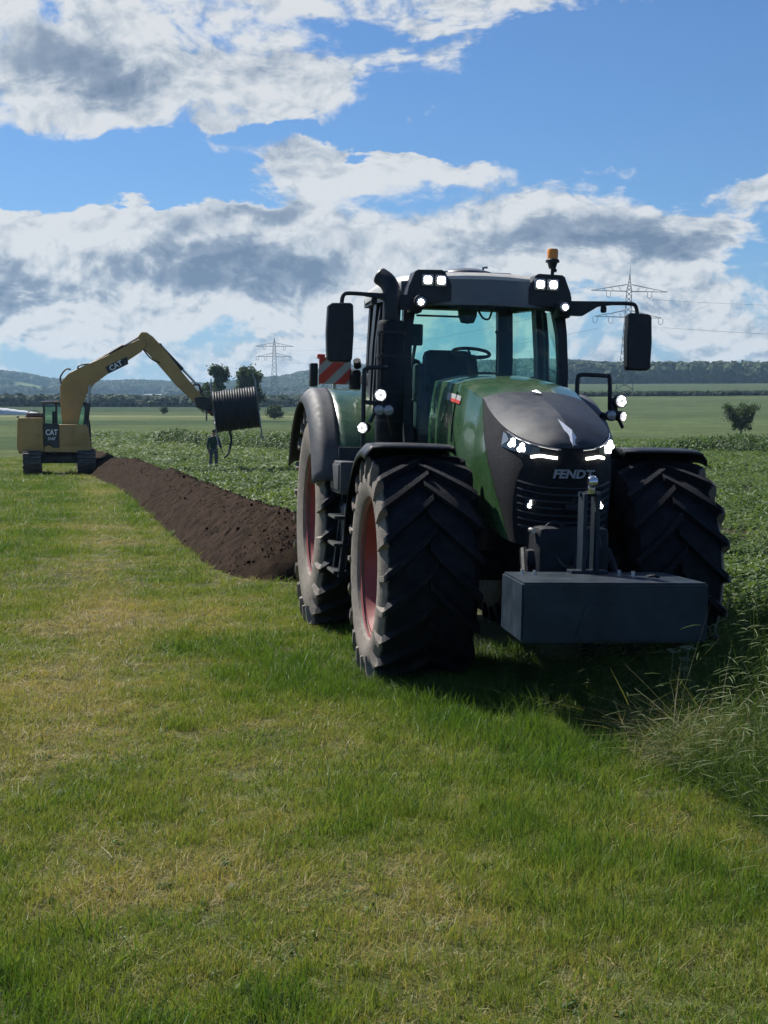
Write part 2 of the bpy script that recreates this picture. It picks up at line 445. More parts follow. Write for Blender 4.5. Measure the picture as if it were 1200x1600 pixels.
# land use, per vertex: base colours of the crops that really stand in those strips
xp = 600 + F_PX * np.tan(np.clip(A, -1.2, 1.2)); 
col = np.zeros((na, nr, 3)); col[:] = (.055, .085, .026)
nz = fbm(GX, GY, 1 / 35., 4, 1); nz2 = fbm(GX, GY, 1 / 9., 3, 8)
def put(mask, c, k=.22):
    v = (1 + k * 2 * (nz - .5) + .25 * (nz2 - .5)) * .78
    col[mask] = (np.array(c)[None, :] * v[mask][:, None])
meadow = (GX < edge_x(GY)) & (RR < 70) & (GY > 0)
put(np.ones_like(meadow), (.058, .088, .027))
put(RR < 100, (.098, .108, .040))
put((RR < 100) & (GX > edge_x(GY) + .8), (.062, .050, .032))                                   # earth and thatch under the plants
left = xp < 640
for r0, r1, c in [(66, 100, (.085, .11, .035)), (100, 150, (.05, .082, .027)), (150, 235, (.078, .11, .036)), (235, 330, (.05, .085, .03)), (330, 385, (.11, .14, .05)), (385, 420, (.17, .19, .085)), (420, 520, (.075, .105, .035)), (520, 760, (.038, .066, .024)), (760, 1100, (.06, .09, .033)), (1100, 1700, (.035, .06, .023)), (1700, 2600, (.05, .078, .03))]:
    wob = (fbm(GX, GY, 1 / 90., 2, 4) - .5) * .14 * RR
    put(left & (RR > r0 + wob * (r0 > 80)) & (RR <= r1 + wob), c)
for r0, r1, c in [(100, 200, (.065, .098, .034)), (200, 330, (.085, .12, .042)), (330, 560, (.072, .105, .038)), (560, 625, (.085, .115, .045)), (625, 900, (.05, .082, .03)), (900, 1500, (.062, .088, .036))]:
    wob = (fbm(GX, GY, 1 / 120., 2, 6) - .5) * .06 * RR
    put(~left & (RR > r0 + wob) & (RR <= r1 + wob), c)
put(RR > np.where(left, 2600, 1500), (.035, .058, .02))
patch = (np.abs(xp - 52) < 36) & (RR > 2700) & (RR < 3350); put(patch, (.13, .17, .05))
patch2 = (np.abs(xp - 215) < 22) & (RR > 2700) & (RR < 2900); put(patch2, (.12, .15, .06))
ca = me.color_attributes.new('land', 'FLOAT_COLOR', 'POINT')
cc = np.ones((len(vs), 4), np.float32); cc[:-1, :3] = col.reshape(-1, 3); cc[-1, :3] = (.05, .046, .026)
ca.data.foreach_set('color', cc.ravel())
me.polygons.foreach_set('use_smooth', [True] * len(me.polygons))
gm = bpy.data.materials.new('land'); gm.use_nodes = True
T = NT(gm.node_tree); b = T.n['Principled BSDF']
at = T.new('ShaderNodeAttribute', attribute_name='land')
geo = T.new('ShaderNodeNewGeometry')
nA = T.noise(geo.outputs['Position'], 0.9, 8, .7); nB = T.noise(geo.outputs['Position'], .12, 6, .65)
k = T.m('ADD', T.m('MULTIPLY', T.smooth(nA, .25, .75), .75), T.m('MULTIPLY', T.smooth(nB, .3, .7), .5))
vm = T.new('ShaderNodeVectorMath', operation='SCALE'); T.l.new(at.outputs['Color'], vm.inputs[0]); T.l.new(T.m('ADD', k, .38), vm.inputs['Scale'])
T.l.new(vm.outputs[0], b.inputs['Base Color']); b.inputs['Roughness'].default_value = 1.0; b.inputs['Specular IOR Level'].default_value = .1
bn = T.new('ShaderNodeBump'); bn.inputs['Strength'].default_value = .8; bn.inputs['Distance'].default_value = .25
T.l.new(nA, bn.inputs['Height']); T.l.new(bn.outputs[0], b.inputs['Normal'])
ground = link_mesh('ground', me, gm); tag(ground, kind='structure')

# ------------------------------------------------------------------ spoil heap
soil = pmat('moist_soil', (.032, .0215, .015), 1.0, 0, .5, 5.0, 1.0, 34.0, spec=.03)
ys = np.concatenate([np.linspace(17.9, 34, 230), np.linspace(34.12, 92, 330)])
prof = np.linspace(-1.32, 1.32, 61)
rows = []
path_x = np.interp(ys, MOUND[:, 1], MOUND[:, 0]); path_x = np.convolve(np.pad(path_x, 12, mode='edge'), np.ones(25) / 25, 'valid')
X, Y = np.meshgrid(path_x, prof, indexing='ij'); YY = np.repeat(ys[:, None], len(prof), 1)
head = np.clip((YY - 17.9) / 1.5, 0, 1); head = np.sqrt(np.clip(1 - (1 - head) ** 2, 0, 1))
far_t = np.clip((92 - YY) / 8, 0, 1)
wid = (0.98 + .16 * (fbm(YY, YY * 0, .22, 3, 2) - .5)) * (.35 + .65 * head)
hh = (0.80 + .22 * (fbm(YY, YY * 0 + 5, .3, 3, 7) - .5)) * head * far_t
u = np.abs(Y) / wid
zprof = np.where(u < 1, (1 - u ** 1.25) * .93 + .07 * np.cos(np.clip(u, 0, 1) * math.pi / 2), -.12 * (u - 1) - .02)
XX = X + Y
lump = (fbm(XX, YY, 1.3, 4, 9) - .5) * .14 + (fbm(XX, YY, 6.5, 3, 12) - .5) * .08 + (fbm(XX, YY, 15., 2, 14) - .5) * .06
ZZ = terrain(XX, YY) + hh * np.maximum(zprof, -1) + lump * np.clip(hh * 2.2, 0, 1) * np.clip(1.25 - u, 0, 1) - .03
vsm = np.stack([XX, YY, ZZ], -1)
mb = MB(); mb.grid([[tuple(p) for p in row] for row in vsm])
o = mb.build('soil_mound', soil, smooth=0, fixn=True)
o.data.polygons.foreach_set('use_smooth', [True] * len(o.data.polygons))
tag(o, 'long dark brown heap of dug soil running from the tractor to the excavator', 'soil heap')
# loose clods on and around it
def clod_mesh(nm, seed):
    bm = bmesh.new(); bmesh.ops.create_icosphere(bm, subdivisions=1, radius=1)
    r_ = random.Random(seed)
    for v in bm.verts: v.co *= r_.uniform(.65, 1.2); v.co.z *= .75
    me = bpy.data.meshes.new(nm); bm.to_mesh(me); bm.free(); me.materials.append(soil); return me
n = 9000
cy = 18.0 + 45 * rng.random(n) ** 1.9; off = rng.normal(0, .62, n); off = np.where(np.abs(off) > 1.2, off * .5, off)
cx = np.interp(cy, ys, path_x) + off
iy = np.searchsorted(ys, cy).clip(0, len(ys) - 1); ip = np.clip(((off + 1.32) / 2.64 * 60).astype(int), 0, 60)
cz = ZZ[iy, ip]
keep = (cy > 18.1 + np.abs(off) * .5)
sc = rng.lognormal(-4.6, .45, n)[:, None] * np.ones((1, 3))
rt = rng.random((n, 3)) * 6.28
scatter('soil_clods', np.stack([cx, cy, cz], -1)[keep], rt[keep], sc[keep], rng.integers(0, 4, n)[keep], [clod_mesh('clod', q) for q in range(4)],
        'loose crumbs and clods of brown soil lying over the heap', 'soil')

# ------------------------------------------------------------------ plant materials
def leafmat(name, stops, transl=.35, rough=.55, use_dry=True, pos_scale=1.3, pos_amt=.35):
    m = bpy.data.materials.new(name); m.use_nodes = True
    T = NT(m.node_tree); T.n.clear()
    var = T.new('ShaderNodeAttribute', attribute_name='var').outputs['Fac']
    dry = T.new('ShaderNodeAttribute', attribute_name='dry', attribute_type='INSTANCER').outputs['Fac']
    geo = T.new('ShaderNodeNewGeometry')
    nz = T.noise(geo.outputs['Position'], pos_scale, 5, .65)
    f = T.m('ADD', T.m('MULTIPLY', T.m('SUBTRACT', var, .5), .55), T.m('MULTIPLY', T.m('SUBTRACT', nz, .5), pos_amt * 2))
    f = T.m('ADD', f, dry if use_dry else .4, clamp=True)
    c = T.ramp(f, stops)
    d = T.new('ShaderNodeBsdfPrincipled'); T.l.new(c, d.inputs['Base Color']); d.inputs['Roughness'].default_value = rough; d.inputs['Specular IOR Level'].default_value = .25
    tl = T.new('ShaderNodeBsdfTranslucent'); T.l.new(T.mix(1.0, c, (1.25, 1.3, .6), 'MULTIPLY'), tl.inputs[0])
    ms = T.new('ShaderNodeMixShader'); ms.inputs[0].default_value = transl
    T.l.new(d.outputs[0], ms.inputs[1]); T.l.new(tl.outputs[0], ms.inputs[2])
    o = T.new('ShaderNodeOutputMaterial'); T.l.new(ms.outputs[0], o.inputs[0])
    return m
grass_mat = leafmat('meadow_grass', [(0, (.080, .150, .024)), (.28, (.160, .215, .038)), (.5, (.225, .245, .060)), (.72, (.32, .27, .105)), (1, (.41, .32, .17))])
tall_mat = leafmat('tall_grass', [(0, (.050, .095, .022)), (.35, (.090, .140, .036)), (.7, (.16, .18, .065)), (1, (.32, .28, .16))])
crop_mat = leafmat('crop_leaf', [(0, (.048, .090, .026)), (.5, (.090, .145, .040)), (1, (.165, .205, .070))], pos_scale=.35)
wood_mat = leafmat('wood_leaf', [(0, (.020, .036, .014)), (.5, (.034, .058, .020)), (1, (.058, .082, .030))], .15, .8, True, .01, .5)
tree_mat = leafmat('tree_leaf', [(0, (.026, .044, .018)), (.5, (.048, .076, .027)), (1, (.095, .122, .046))], .3, .6, False, .6, .3)
bark = pmat('bark', (.07, .055, .042), .9, 0, .3, 8, .6, 20)

def blade_mesh(nm, n, rad, h0, h1, w, lean, mat, seed, seg=2, vlo=0., vhi=1., heads=0, flat=0.0, wind=0.0):
    r_ = random.Random(seed); vs = []; fs = []; va = []
    for k in range(n):
        a = r_.random() * 6.283; d = rad * math.sqrt(r_.random()); bx, by = d * math.cos(a), d * math.sin(a)
        h = r_.uniform(h0, h1); th = r_.random() * 6.283; ln = abs(r_.gauss(0, lean)) * h + flat * h * r_.random(); ww = w * r_.uniform(.6, 1.3)
        dx, dy = math.cos(th) * ln - wind * h * r_.random(), math.sin(th) * ln
        fa = r_.random() * 6.283; sx, sy = math.cos(fa) * ww / 2, math.sin(fa) * ww / 2
        v = r_.uniform(vlo, vhi); o = len(vs); hh = h * (1 - .6 * min(1, flat * r_.random()))
        for s in range(seg):
            t = s / seg; b2 = t * t
            cx, cy, cz = bx + dx * b2, by + dy * b2, hh * t * (1 - .12 * t * min(1, ln / h))
            q = 1 - .45 * t
            vs += [(cx - sx * q, cy - sy * q, cz), (cx + sx * q, cy + sy * q, cz)]; va += [v, v]
            if s: fs.append((o + 2 * s - 2, o + 2 * s - 1, o + 2 * s + 1, o + 2 * s))
        vs.append((bx + dx, by + dy, hh * (1 - .12 * min(1, ln / h)))); va.append(v)
        fs.append((o + 2 * seg - 2, o + 2 * seg - 1, o + 2 * seg))
        if k < heads:
            # a seed head at the tip: a narrow feathery spindle, bending over
            tip = Vector(vs[-1]); dr = Vector((dx - .05, dy, .02)).normalized() if abs(dx) + abs(dy) > 1e-4 else Vector((-1, 0, .2))
            L = r_.uniform(.07, .13); o = len(vs); u = Vector((0, 0, 1)); q = dr.cross(u).normalized() if dr.cross(u).length > .01 else Vector((0, 1, 0))
            for t_, wd in ((0, .0015), (.35, .0036), (.75, .0028), (1, .0006)):
                c = tip + dr * (L * t_) - u * (L * .35 * t_ * t_)
                vs += [tuple(c - q * wd), tuple(c + u * wd), tuple(c + q * wd), tuple(c - u * wd)]; va += [.95] * 4
            for s in range(3):
                for e in range(4): fs.append((o + s * 4 + e, o + s * 4 + (e + 1) % 4, o + s * 4 + 4 + (e + 1) % 4, o + s * 4 + 4 + e))
    me = bpy.data.meshes.new(nm); me.from_pydata(vs, [], fs)
    a = me.attributes.new('var', 'FLOAT', 'POINT'); a.data.foreach_set('value', np.array(va, np.float32))
    me.materials.append(mat); me.update(); return me

# ------------------------------------------------------------------ mown meadow
def sector(d0, d1, dens, half=.315, extra=.8):
    # random points in the wedge in front of the camera between two distances
    n = int(dens * half * (d1 ** 2 - d0 ** 2)); d = np.sqrt(rng.random(n) * (d1 ** 2 - d0 ** 2) + d0 ** 2)
    x = (rng.random(n) * 2 - 1) * (half * d + extra); return x, d
bands = [(4.0, 7.5, 820, .80), (7.5, 11, 480, .95), (11, 17, 230, 1.15), (17, 28, 75, 1.5), (28, 48, 26, 2.2), (48, 82, 9, 3.2)]
PX, PY, PS = [], [], []
for d0, d1, dn, s in bands:
    x, y = sector(d0, d1, dn); PX.append(x); PY.append(y); PS.append(np.full(len(x), s))
x, y, s = map(np.concatenate, (PX, PY, PS))
ok = (x < edge_x(y) + rng.normal(0, .12, len(x))) & ~((np.abs(x - mound_x(y)) < .95) & (y > 18.2))
x, y, s = x[ok], y[ok], s[ok]
def g2(x, y, cx, cy, rx, ry): return np.exp(-(((x - cx) / rx) ** 2 + ((y - cy) / ry) ** 2))
# dryness: dead thatch in patches, the strip under the tractor's left wheels and the verge lusher
pix = 600 + F_PX * x / y
dry = .39 + (fbm(x, y, .55, 4, 21) - .5) * .85 + (fbm(x, y, 2.6, 3, 23) - .5) * .55
dry += .34 * g2(x, y, -1.15, 6.3, .75, 1.0) + .30 * g2(x, y, -2.6, 12.0, .7, 4.2) + .12 * g2(x, y, -.1, 8.5, .8, 1.6) + .16 * g2(x, y, .15, 6.2, .6, .8)
dry += .24 * np.exp(-((x - (.15 - .2 * y)) / .42) ** 2) * np.clip((y - 6.5) / 3, 0, 1)
dry -= .26 * g2(x, y, .95, 7.6, .75, 2.2) + .20 * g2(x, y, 1.55, 6.0, .6, 1.5) + .14 * g2(x, y, .3, 9.6, .8, .8) + .20 * g2(x, y, -1.8, 6.6, .35, 2.0) + .22 * g2(x, y, -1.25, 5.0, .2, .25)
dry -= .10 * np.clip((y - 16) / 14, 0, 1)
lush = np.clip(.5 - dry, 0, 1)
hs = (.56 + .45 * np.clip(lush * 1.6, 0, 1) + (fbm(x, y, 1.8, 3, 31) - .5) * .5) * (1 + .25 * g2(x, y, .95, 7.6, .8, 2.5))
thin = np.clip(dry - .55, 0, .45)
keep = rng.random(len(x)) > thin * .2
x, y, s, dry, hs = x[keep], y[keep], s[keep], dry[keep], hs[keep]
n = len(x)
rot = np.stack([rng.normal(0, .12, n), rng.normal(0, .12, n), rng.random(n) * 6.28], -1)
scl = np.stack([s * (.8 + .45 * rng.random(n))] * 2 + [np.maximum(s, 1) ** .35 * hs * (.75 + .5 * rng.random(n))], -1)
gp = [blade_mesh('grass', 26, .075, .035, .105, .0048, .45, grass_mat, 40 + q) for q in range(5)]
gp += [blade_mesh('grass', 20, .085, .03, .085, .0042, .9, grass_mat, 60 + q, vlo=.35, vhi=1.25, flat=.9) for q in range(3)]
gp += [blade_mesh('grass', 14, .06, .07, .17, .0055, .5, grass_mat, 80 + q, seg=3, vlo=-.25, vhi=.5) for q in range(2)]
pk = np.where(rng.random(n) < np.clip(dry * .85, .08, .8), rng.integers(5, 8, n), rng.integers(0, 5, n))
pk = np.where((rng.random(n) < .10 + .22 * (dry < .2)), rng.integers(8, 10, n), pk)
scatter('meadow_grass', np.stack([x, y, terrain(x, y) - .004], -1), rot, scl, pk, gp, 'short mown meadow grass with dry brown patches filling the foreground', 'grass', dry=dry)
N_GRASS = n
# broad-leaved weeds and clover in the sward
def leafy_mesh(nm, n, rad, hmin, hmax, lw, ll, mat, seed, droop=.4, vlo=0, vhi=1):
    r_ = random.Random(seed); vs = []; fs = []; va = []
    for k in range(n):
        a = r_.random() * 6.283; d = rad * math.sqrt(r_.random()); z = r_.uniform(hmin, hmax) * (1 - .45 * d / max(rad, 1e-6))
        c = Vector((d * math.cos(a), d * math.sin(a), z)); th = a + r_.gauss(0, .7); L = ll * r_.uniform(.6, 1.25); wd = lw * r_.uniform(.7, 1.2)
        pit = r_.gauss(-.15, .45); dr = Vector((math.cos(th) * math.cos(pit), math.sin(th) * math.cos(pit), math.sin(pit))); sd = Vector((-math.sin(th), math.cos(th), r_.gauss(0, .35))).normalized()
        nn = dr.cross(sd); o = len(vs); v = r_.uniform(vlo, vhi)
        for t, w_ in ((0, .15), (.35, 1), (.72, .8)):
            p = c + dr * L * t - Vector((0, 0, droop * L * t * t)); vs += [p - sd * wd / 2 * w_ + nn * wd * .12 * w_, p + sd * wd / 2 * w_ + nn * wd * .12 * w_]; va += [v, v]
        vs.append(c + dr * L - Vector((0, 0, droop * L))); va.append(v)
        fs += [(o, o + 1, o + 3, o + 2), (o + 2, o + 3, o + 5, o + 4), (o + 4, o + 5, o + 6)]
    me = bpy.data.meshes.new(nm); me.from_pydata([tuple(p) for p in vs], [], fs)
    a = me.attributes.new('var', 'FLOAT', 'POINT'); a.data.foreach_set('value', np.array(va, np.float32))
    me.materials.append(mat); me.update(); return me

n = 300
y = 4.6 + 9 * rng.random(n) ** 1.4; x = (rng.random(n) * 2 - 1) * .30 * y; ok = x < edge_x(y) - .1; x, y = x[ok], y[ok]; n = len(x)
wd_ = [leafy_mesh('weed', 9, .03, .015, .05, .022, .055, crop_mat, 260 + q, droop=.7) for q in range(3)] + [leafy_mesh('weed', 16, .05, .01, .04, .016, .02, crop_mat, 270 + q, droop=.1) for q in range(2)]
scatter('meadow_weeds', np.stack([x, y, terrain(x, y) + .01], -1), np.stack([rng.normal(0, .15, n), rng.normal(0, .15, n), rng.random(n) * 6.28], -1), np.ones((n, 3)) * rng.uniform(.35, .8, n)[:, None], rng.integers(0, 5, n), wd_,
        'small broad leaved weeds and clover sprinkled through the mown meadow', 'weeds', dry=rng.random(n))

# ------------------------------------------------------------------ tall uncut verge in front of the tractor's far wheel
X, Y = [], []
for q in range(6200):
    yy = 3.6 + 9.1 * rng.random(); xx = edge_x(yy) + rng.random() ** 1.2 * 2.6 - .05; X.append(xx); Y.append(yy)
x, y = np.array(X), np.array(Y)
ok = (x / y < .62) & ~((y > 11.0) & (x < 2.35))
x, y = x[ok], y[ok]; n = len(x)
dd = x - edge_x(y)
hs = np.clip(.5 + dd * .55, .4, 1.0) * (.7 + .55 * rng.random(n)) * (1 - .45 * np.clip((7.2 - y) / 1.5, 0, 1)) * (.75 + .5 * fbm(x, y, .9, 3, 41))
tp = [blade_mesh('tall_grass', 30, .11, .16, .46, .0055, .5, tall_mat, 120 + q, seg=4, vlo=-.2, vhi=.75, wind=.15) for q in range(4)]
tp += [blade_mesh('tall_grass', 14, .12, .38, .68, .0030, .38, tall_mat, 140 + q, seg=5, vlo=.35, vhi=.95, heads=5, wind=.3) for q in range(3)]
pk = np.where(rng.random(n) < .16, rng.integers(4, 7, n), rng.integers(0, 4, n))
rot = np.stack([rng.normal(0, .1, n), rng.normal(-.1, .12, n), rng.normal(0, .9, n)], -1)
scl = np.stack([.8 + .5 * rng.random(n)] * 2 + [hs], -1)
scatter('tall_grass', np.stack([x, y, terrain(x, y)], -1), rot, scl, pk, tp, 'tall uncut grass with drooping seed heads before the tractor front weight', 'grass', dry=.20 + (fbm(x, y, 1.1, 3, 44) - .5) * .5)
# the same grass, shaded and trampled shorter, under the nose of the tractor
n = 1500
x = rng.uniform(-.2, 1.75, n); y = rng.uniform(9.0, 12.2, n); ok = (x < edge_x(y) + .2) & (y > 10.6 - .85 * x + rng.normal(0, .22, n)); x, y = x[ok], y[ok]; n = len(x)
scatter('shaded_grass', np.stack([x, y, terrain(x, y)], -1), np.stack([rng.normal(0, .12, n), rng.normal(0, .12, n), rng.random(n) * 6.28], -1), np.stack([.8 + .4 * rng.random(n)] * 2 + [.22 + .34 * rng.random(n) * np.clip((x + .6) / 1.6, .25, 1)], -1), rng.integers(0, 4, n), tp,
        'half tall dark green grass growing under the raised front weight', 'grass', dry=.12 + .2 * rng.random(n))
# white flower umbels in the verge
def umbel_mesh(nm, seed):
    r_ = random.Random(seed); q = MB(); q.tube([(0, 0, 0), (.01, 0, .25), (0, .02, .46)], .003, 4)
    for k in range(26):
        a = r_.random() * 6.283; d = .055 * math.sqrt(r_.random()); c = Vector((d * math.cos(a), d * math.sin(a) + .02, .485 - d * .3)); q.tube([(0, .02, .45), c], .0012, 3)
        q.add([c + Vector((.010 * math.cos(b), .010 * math.sin(b), .003 * (j % 2))) for j, b in enumerate([6.283 * e / 6 for e in range(6)])], [tuple(range(6))])
    me = q.mesh(nm, 0); me.materials.append(flower_white); return me
flower_white = pmat('white_flower', (.36, .40, .30), .8, 0, .2, 30)
n = 6; x = rng.uniform(1.85, 2.5, n); y = rng.uniform(8.3, 10.2, n)
scatter('flower_umbels', np.stack([x, y, terrain(x, y)], -1), np.stack([rng.normal(0, .2, n), rng.normal(0, .2, n), rng.random(n) * 6.28], -1), np.ones((n, 3)) * rng.uniform(.6, 1.0, n)[:, None], rng.integers(0, 2, n), [umbel_mesh('umbel', q) for q in range(2)],
        'small white flower heads dotted through the tall grass at the right edge', 'flowers')
# cut straw lying at the edge of the verge
n = 130
a = rng.random(n) * 6.28; d = rng.random(n) ** .6
x = 1.72 + .30 * d * np.cos(a) + rng.choice([0, .28], n); y = 8.75 + .42 * d * np.sin(a) - rng.choice([0, .55], n)
sp_ = [blade_mesh('straw', 16, .10, .12, .30, .0042, 1.2, tall_mat, 170 + q, seg=3, vlo=.95, vhi=1.6, flat=1.6) for q in range(3)]
scatter('cut_straw', np.stack([x, y, terrain(x, y) + .05 + .06 * rng.random(n)], -1), np.stack([rng.normal(0, .3, n), rng.normal(0, .3, n), rng.random(n) * 6.28], -1), np.ones((n, 3)) * .9, rng.integers(0, 3, n), sp_,
        'small heap of pale cut straw at the edge of the tall grass', 'straw', dry=np.full(n, .55))

# ------------------------------------------------------------------ crop to the right of the heap
PX, PY, PS = [], [], []
for d0, d1, dn, s in [(9.5, 20, 26, 1.0), (20, 34, 15, 1.15), (34, 60, 6.5, 1.5), (60, 100, 2.2, 2.3), (100, 165, .7, 3.6)]:
    x, y = sector(d0, d1, dn, .33, 1.5); PX.append(x); PY.append(y); PS.append(np.full(len(x), s))
x, y, s = map(np.concatenate, (PX, PY, PS))
row = (x + y * .2) / .75
gap = fbm(x, y, .8, 3, 51)
ok = (x > edge_x(y) + np.where(y < 18, .9 + .12 * np.clip(y - 11, 0, 9), 1.0)) & (gap > .36) & ~((y > 13) & (y < 17) & (x < 2.4))
x, y, s = x[ok], y[ok], s[ok]; n = len(x)
cp = [leafy_mesh('crop', 54, .18, .04, .28, .034, .10, crop_mat, 200 + q) for q in range(5)] + [leafy_mesh('crop', 34, .2, .03, .2, .028, .13, crop_mat, 220 + q, vlo=.3, vhi=1.2) for q in range(2)]
big = fbm(x, y, .07, 3, 55)
scl = np.stack([s * (.75 + .6 * rng.random(n))] * 2 + [s ** .45 * (.55 + .9 * big) * (.7 + .5 * rng.random(n))], -1)
scatter('crop_plants', np.stack([x, y, terrain(x, y)], -1), np.stack([rng.normal(0, .1, n), rng.normal(0, .1, n), rng.random(n) * 6.28], -1), scl, rng.integers(0, 7, n), cp,
        'low leafy green crop covering the field behind the tractor and the soil heap', 'crop', dry=.5 + (fbm(x, y, .06, 3, 57) - .5) * .8)

# ------------------------------------------------------------------ wooded hills (one far-off mass)
def crown_mesh(nm, seed, n=150):
    r_ = random.Random(seed); vs = []; fs = []; va = []
    for k in range(n):
        # leaf clumps on an irregular egg
        u = r_.uniform(-1, 1); t = r_.random() * 6.283; q = math.sqrt(1 - u * u)
        rad = 1 + .22 * math.sin(3 * t + seed) * q + .15 * r_.gauss(0, 1)
        p = Vector((q * math.cos(t) * .52, q * math.sin(t) * .52, .52 + .5 * u)) ; p = Vector((p.x * rad, p.y * rad, .1 + p.z * (1 + .06 * r_.gauss(0, 1))))
        nr_ = Vector((p.x, p.y, (p.z - .5) * .9)).normalized(); a1 = nr_.orthogonal().normalized(); a2 = nr_.cross(a1); sz = r_.uniform(.12, .22)
        o = len(vs); rr_ = r_.random() * 6.28
        for e in range(4):
            w_ = rr_ + e * 1.571; vs.append(p + (a1 * math.cos(w_) + a2 * math.sin(w_)) * sz + nr_ * r_.uniform(-.08, .08)); va.append(r_.random() * .3 + .5 * (k % 7) / 7)
        fs.append((o, o + 1, o + 2, o + 3))
    me = bpy.data.meshes.new(nm); me.from_pydata([tuple(p) for p in vs], [], fs)
    a = me.attributes.new('var', 'FLOAT', 'POINT'); a.data.foreach_set('value', np.array(va, np.float32))
    me.materials.append(wood_mat); me.update(); return me
wp = [crown_mesh('wood_crown', q) for q in range(5)]
n = 60000
an = np.radians(rng.uniform(-19, 19, n)); xpn = 600 + F_PX * np.tan(an); rr = ridge_r(xpn); w = np.clip((xpn - 430) / 430, 0, 1)
lo = 2350 - 950 * w; rad = lo + (rr * 1.01 - lo) * rng.random(n) ** .8
x, y = rad * np.sin(an), rad * np.cos(an)
field = (np.abs(xpn - 52) < 37) & (rad > 2560) & (rad < 3360) | (np.abs(xpn - 215) < 22) & (rad > 2680) & (rad < 2920)
openf = (fbm(x, y, 1 / 330., 3, 61) > .56) & (rad < lo + (rr - lo) * .45)
low = (xpn < 450) & (rad < 2900)
ok = ~field & ~openf & ~(low & (fbm(x, y, 1 / 150., 3, 63) > .40))
x, y, rad = x[ok], y[ok], rad[ok]; n = len(x)
h = rng.uniform(11, 19, n)
scatter('wooded_hills', np.stack([x, y, terrain(x, y) - 1.5], -1), np.stack([np.zeros(n), np.zeros(n), rng.random(n) * 6.28], -1), np.stack([h * rng.uniform(.8, 1.3, n)] * 2 + [h], -1), rng.integers(0, 5, n), wp,
        'dark green woods covering the far hills along the horizon', 'woods', dry=.45 + (fbm(x, y, 1 / 240., 3, 65) - .5) * .9)
# distant copses and field trees on the plain, read as one line of scrub
n = 900
an = np.radians(rng.uniform(-16, -2.5, n)); rad = rng.choice([760, 1120, 1650, 2150], n, p=[.32, .28, .2, .2]) * (1 + rng.normal(0, .012, n))
x, y = rad * np.sin(an), rad * np.cos(an)
ok = fbm(x, y, 1 / 60., 3, 71) > .46; x, y, rad = x[ok], y[ok], rad[ok]; n = len(x)
h = rng.uniform(2.5, 6.5, n) * (rad / 1000) ** .5
scatter('hedgerow_scrub', np.stack([x, y, terrain(x, y) - .3], -1), np.stack([np.zeros(n), np.zeros(n), rng.random(n) * 6.28], -1), np.stack([h * 1.5] * 2 + [h], -1), rng.integers(0, 5, n), wp,
        'broken lines of dark scrub between the far fields on the left', 'scrub', dry=np.full(n, .4))
# dark hedge line across the right hand hillside
n = 700
tt = rng.random(n); xpn = 880 + tt * 420; rad = 640 + rng.normal(0, 4, n) + 25 * tt; an = np.arctan((xpn - 600) / F_PX); x, y = rad * np.sin(an), rad * np.cos(an)
h = rng.uniform(.9, 2.0, n)
scatter('hillside_hedge', np.stack([x, y, terrain(x, y) - .2], -1), np.stack([np.zeros(n), np.zeros(n), rng.random(n) * 6.28], -1), np.stack([h * 1.6] * 2 + [h], -1), rng.integers(0, 5, n), wp,
        'thin dark hedge line crossing the hillside behind the right mirror', 'hedge', dry=np.full(n, .2))

# ------------------------------------------------------------------ shrub bands standing in the fields
def shrub_band(name, label, pts, wid, hmin, hmax, dn, seed, dryv=.3):
    P_ = np.array(pts, float); seg = np.hypot(*np.diff(P_, axis=0).T); n_ = int(seg.sum() * dn)
    t = np.sort(rng.random(n_)) * seg.sum(); cs = np.concatenate([[0], np.cumsum(seg)])
    x = np.interp(t, cs, P_[:, 0]) + rng.normal(0, wid * .4, n_); y = np.interp(t, cs, P_[:, 1]) + rng.normal(0, wid, n_)
    sp2 = [leafy_mesh('shrub', 150, .5, .08, 1.0, .075, .17, crop_mat, seed + q, vlo=-.3, vhi=.9) for q in range(4)]
    h_ = rng.uniform(hmin, hmax, n_) * (.65 + .7 * fbm(x, y, .25, 3, seed))
    o = scatter(name, np.stack([x, y, terrain(x, y)], -1), np.stack([rng.normal(0, .1, n_), rng.normal(0, .1, n_), rng.random(n_) * 6.28], -1), np.stack([h_ * 1.1] * 2 + [h_], -1), rng.integers(0, 4, n_), sp2, label, 'shrubs', dry=np.full(n_, dryv))
    return o
def at(u, y): return ((u - 600) / F_PX * y, y)
shrub_band('shrub_row', 'dark leafy row of shrubs in the field behind the person', [at(262, 118), at(330, 112), at(400, 104), at(470, 97)], 1.8, .75, 1.35, 9, 300)
shrub_band('shrub_row', 'dark leafy shrub strip below the lone round tree', [at(1075, 104), at(1140, 100), at(1260, 96)], 2.6, .8, 1.4, 14, 320, .2)

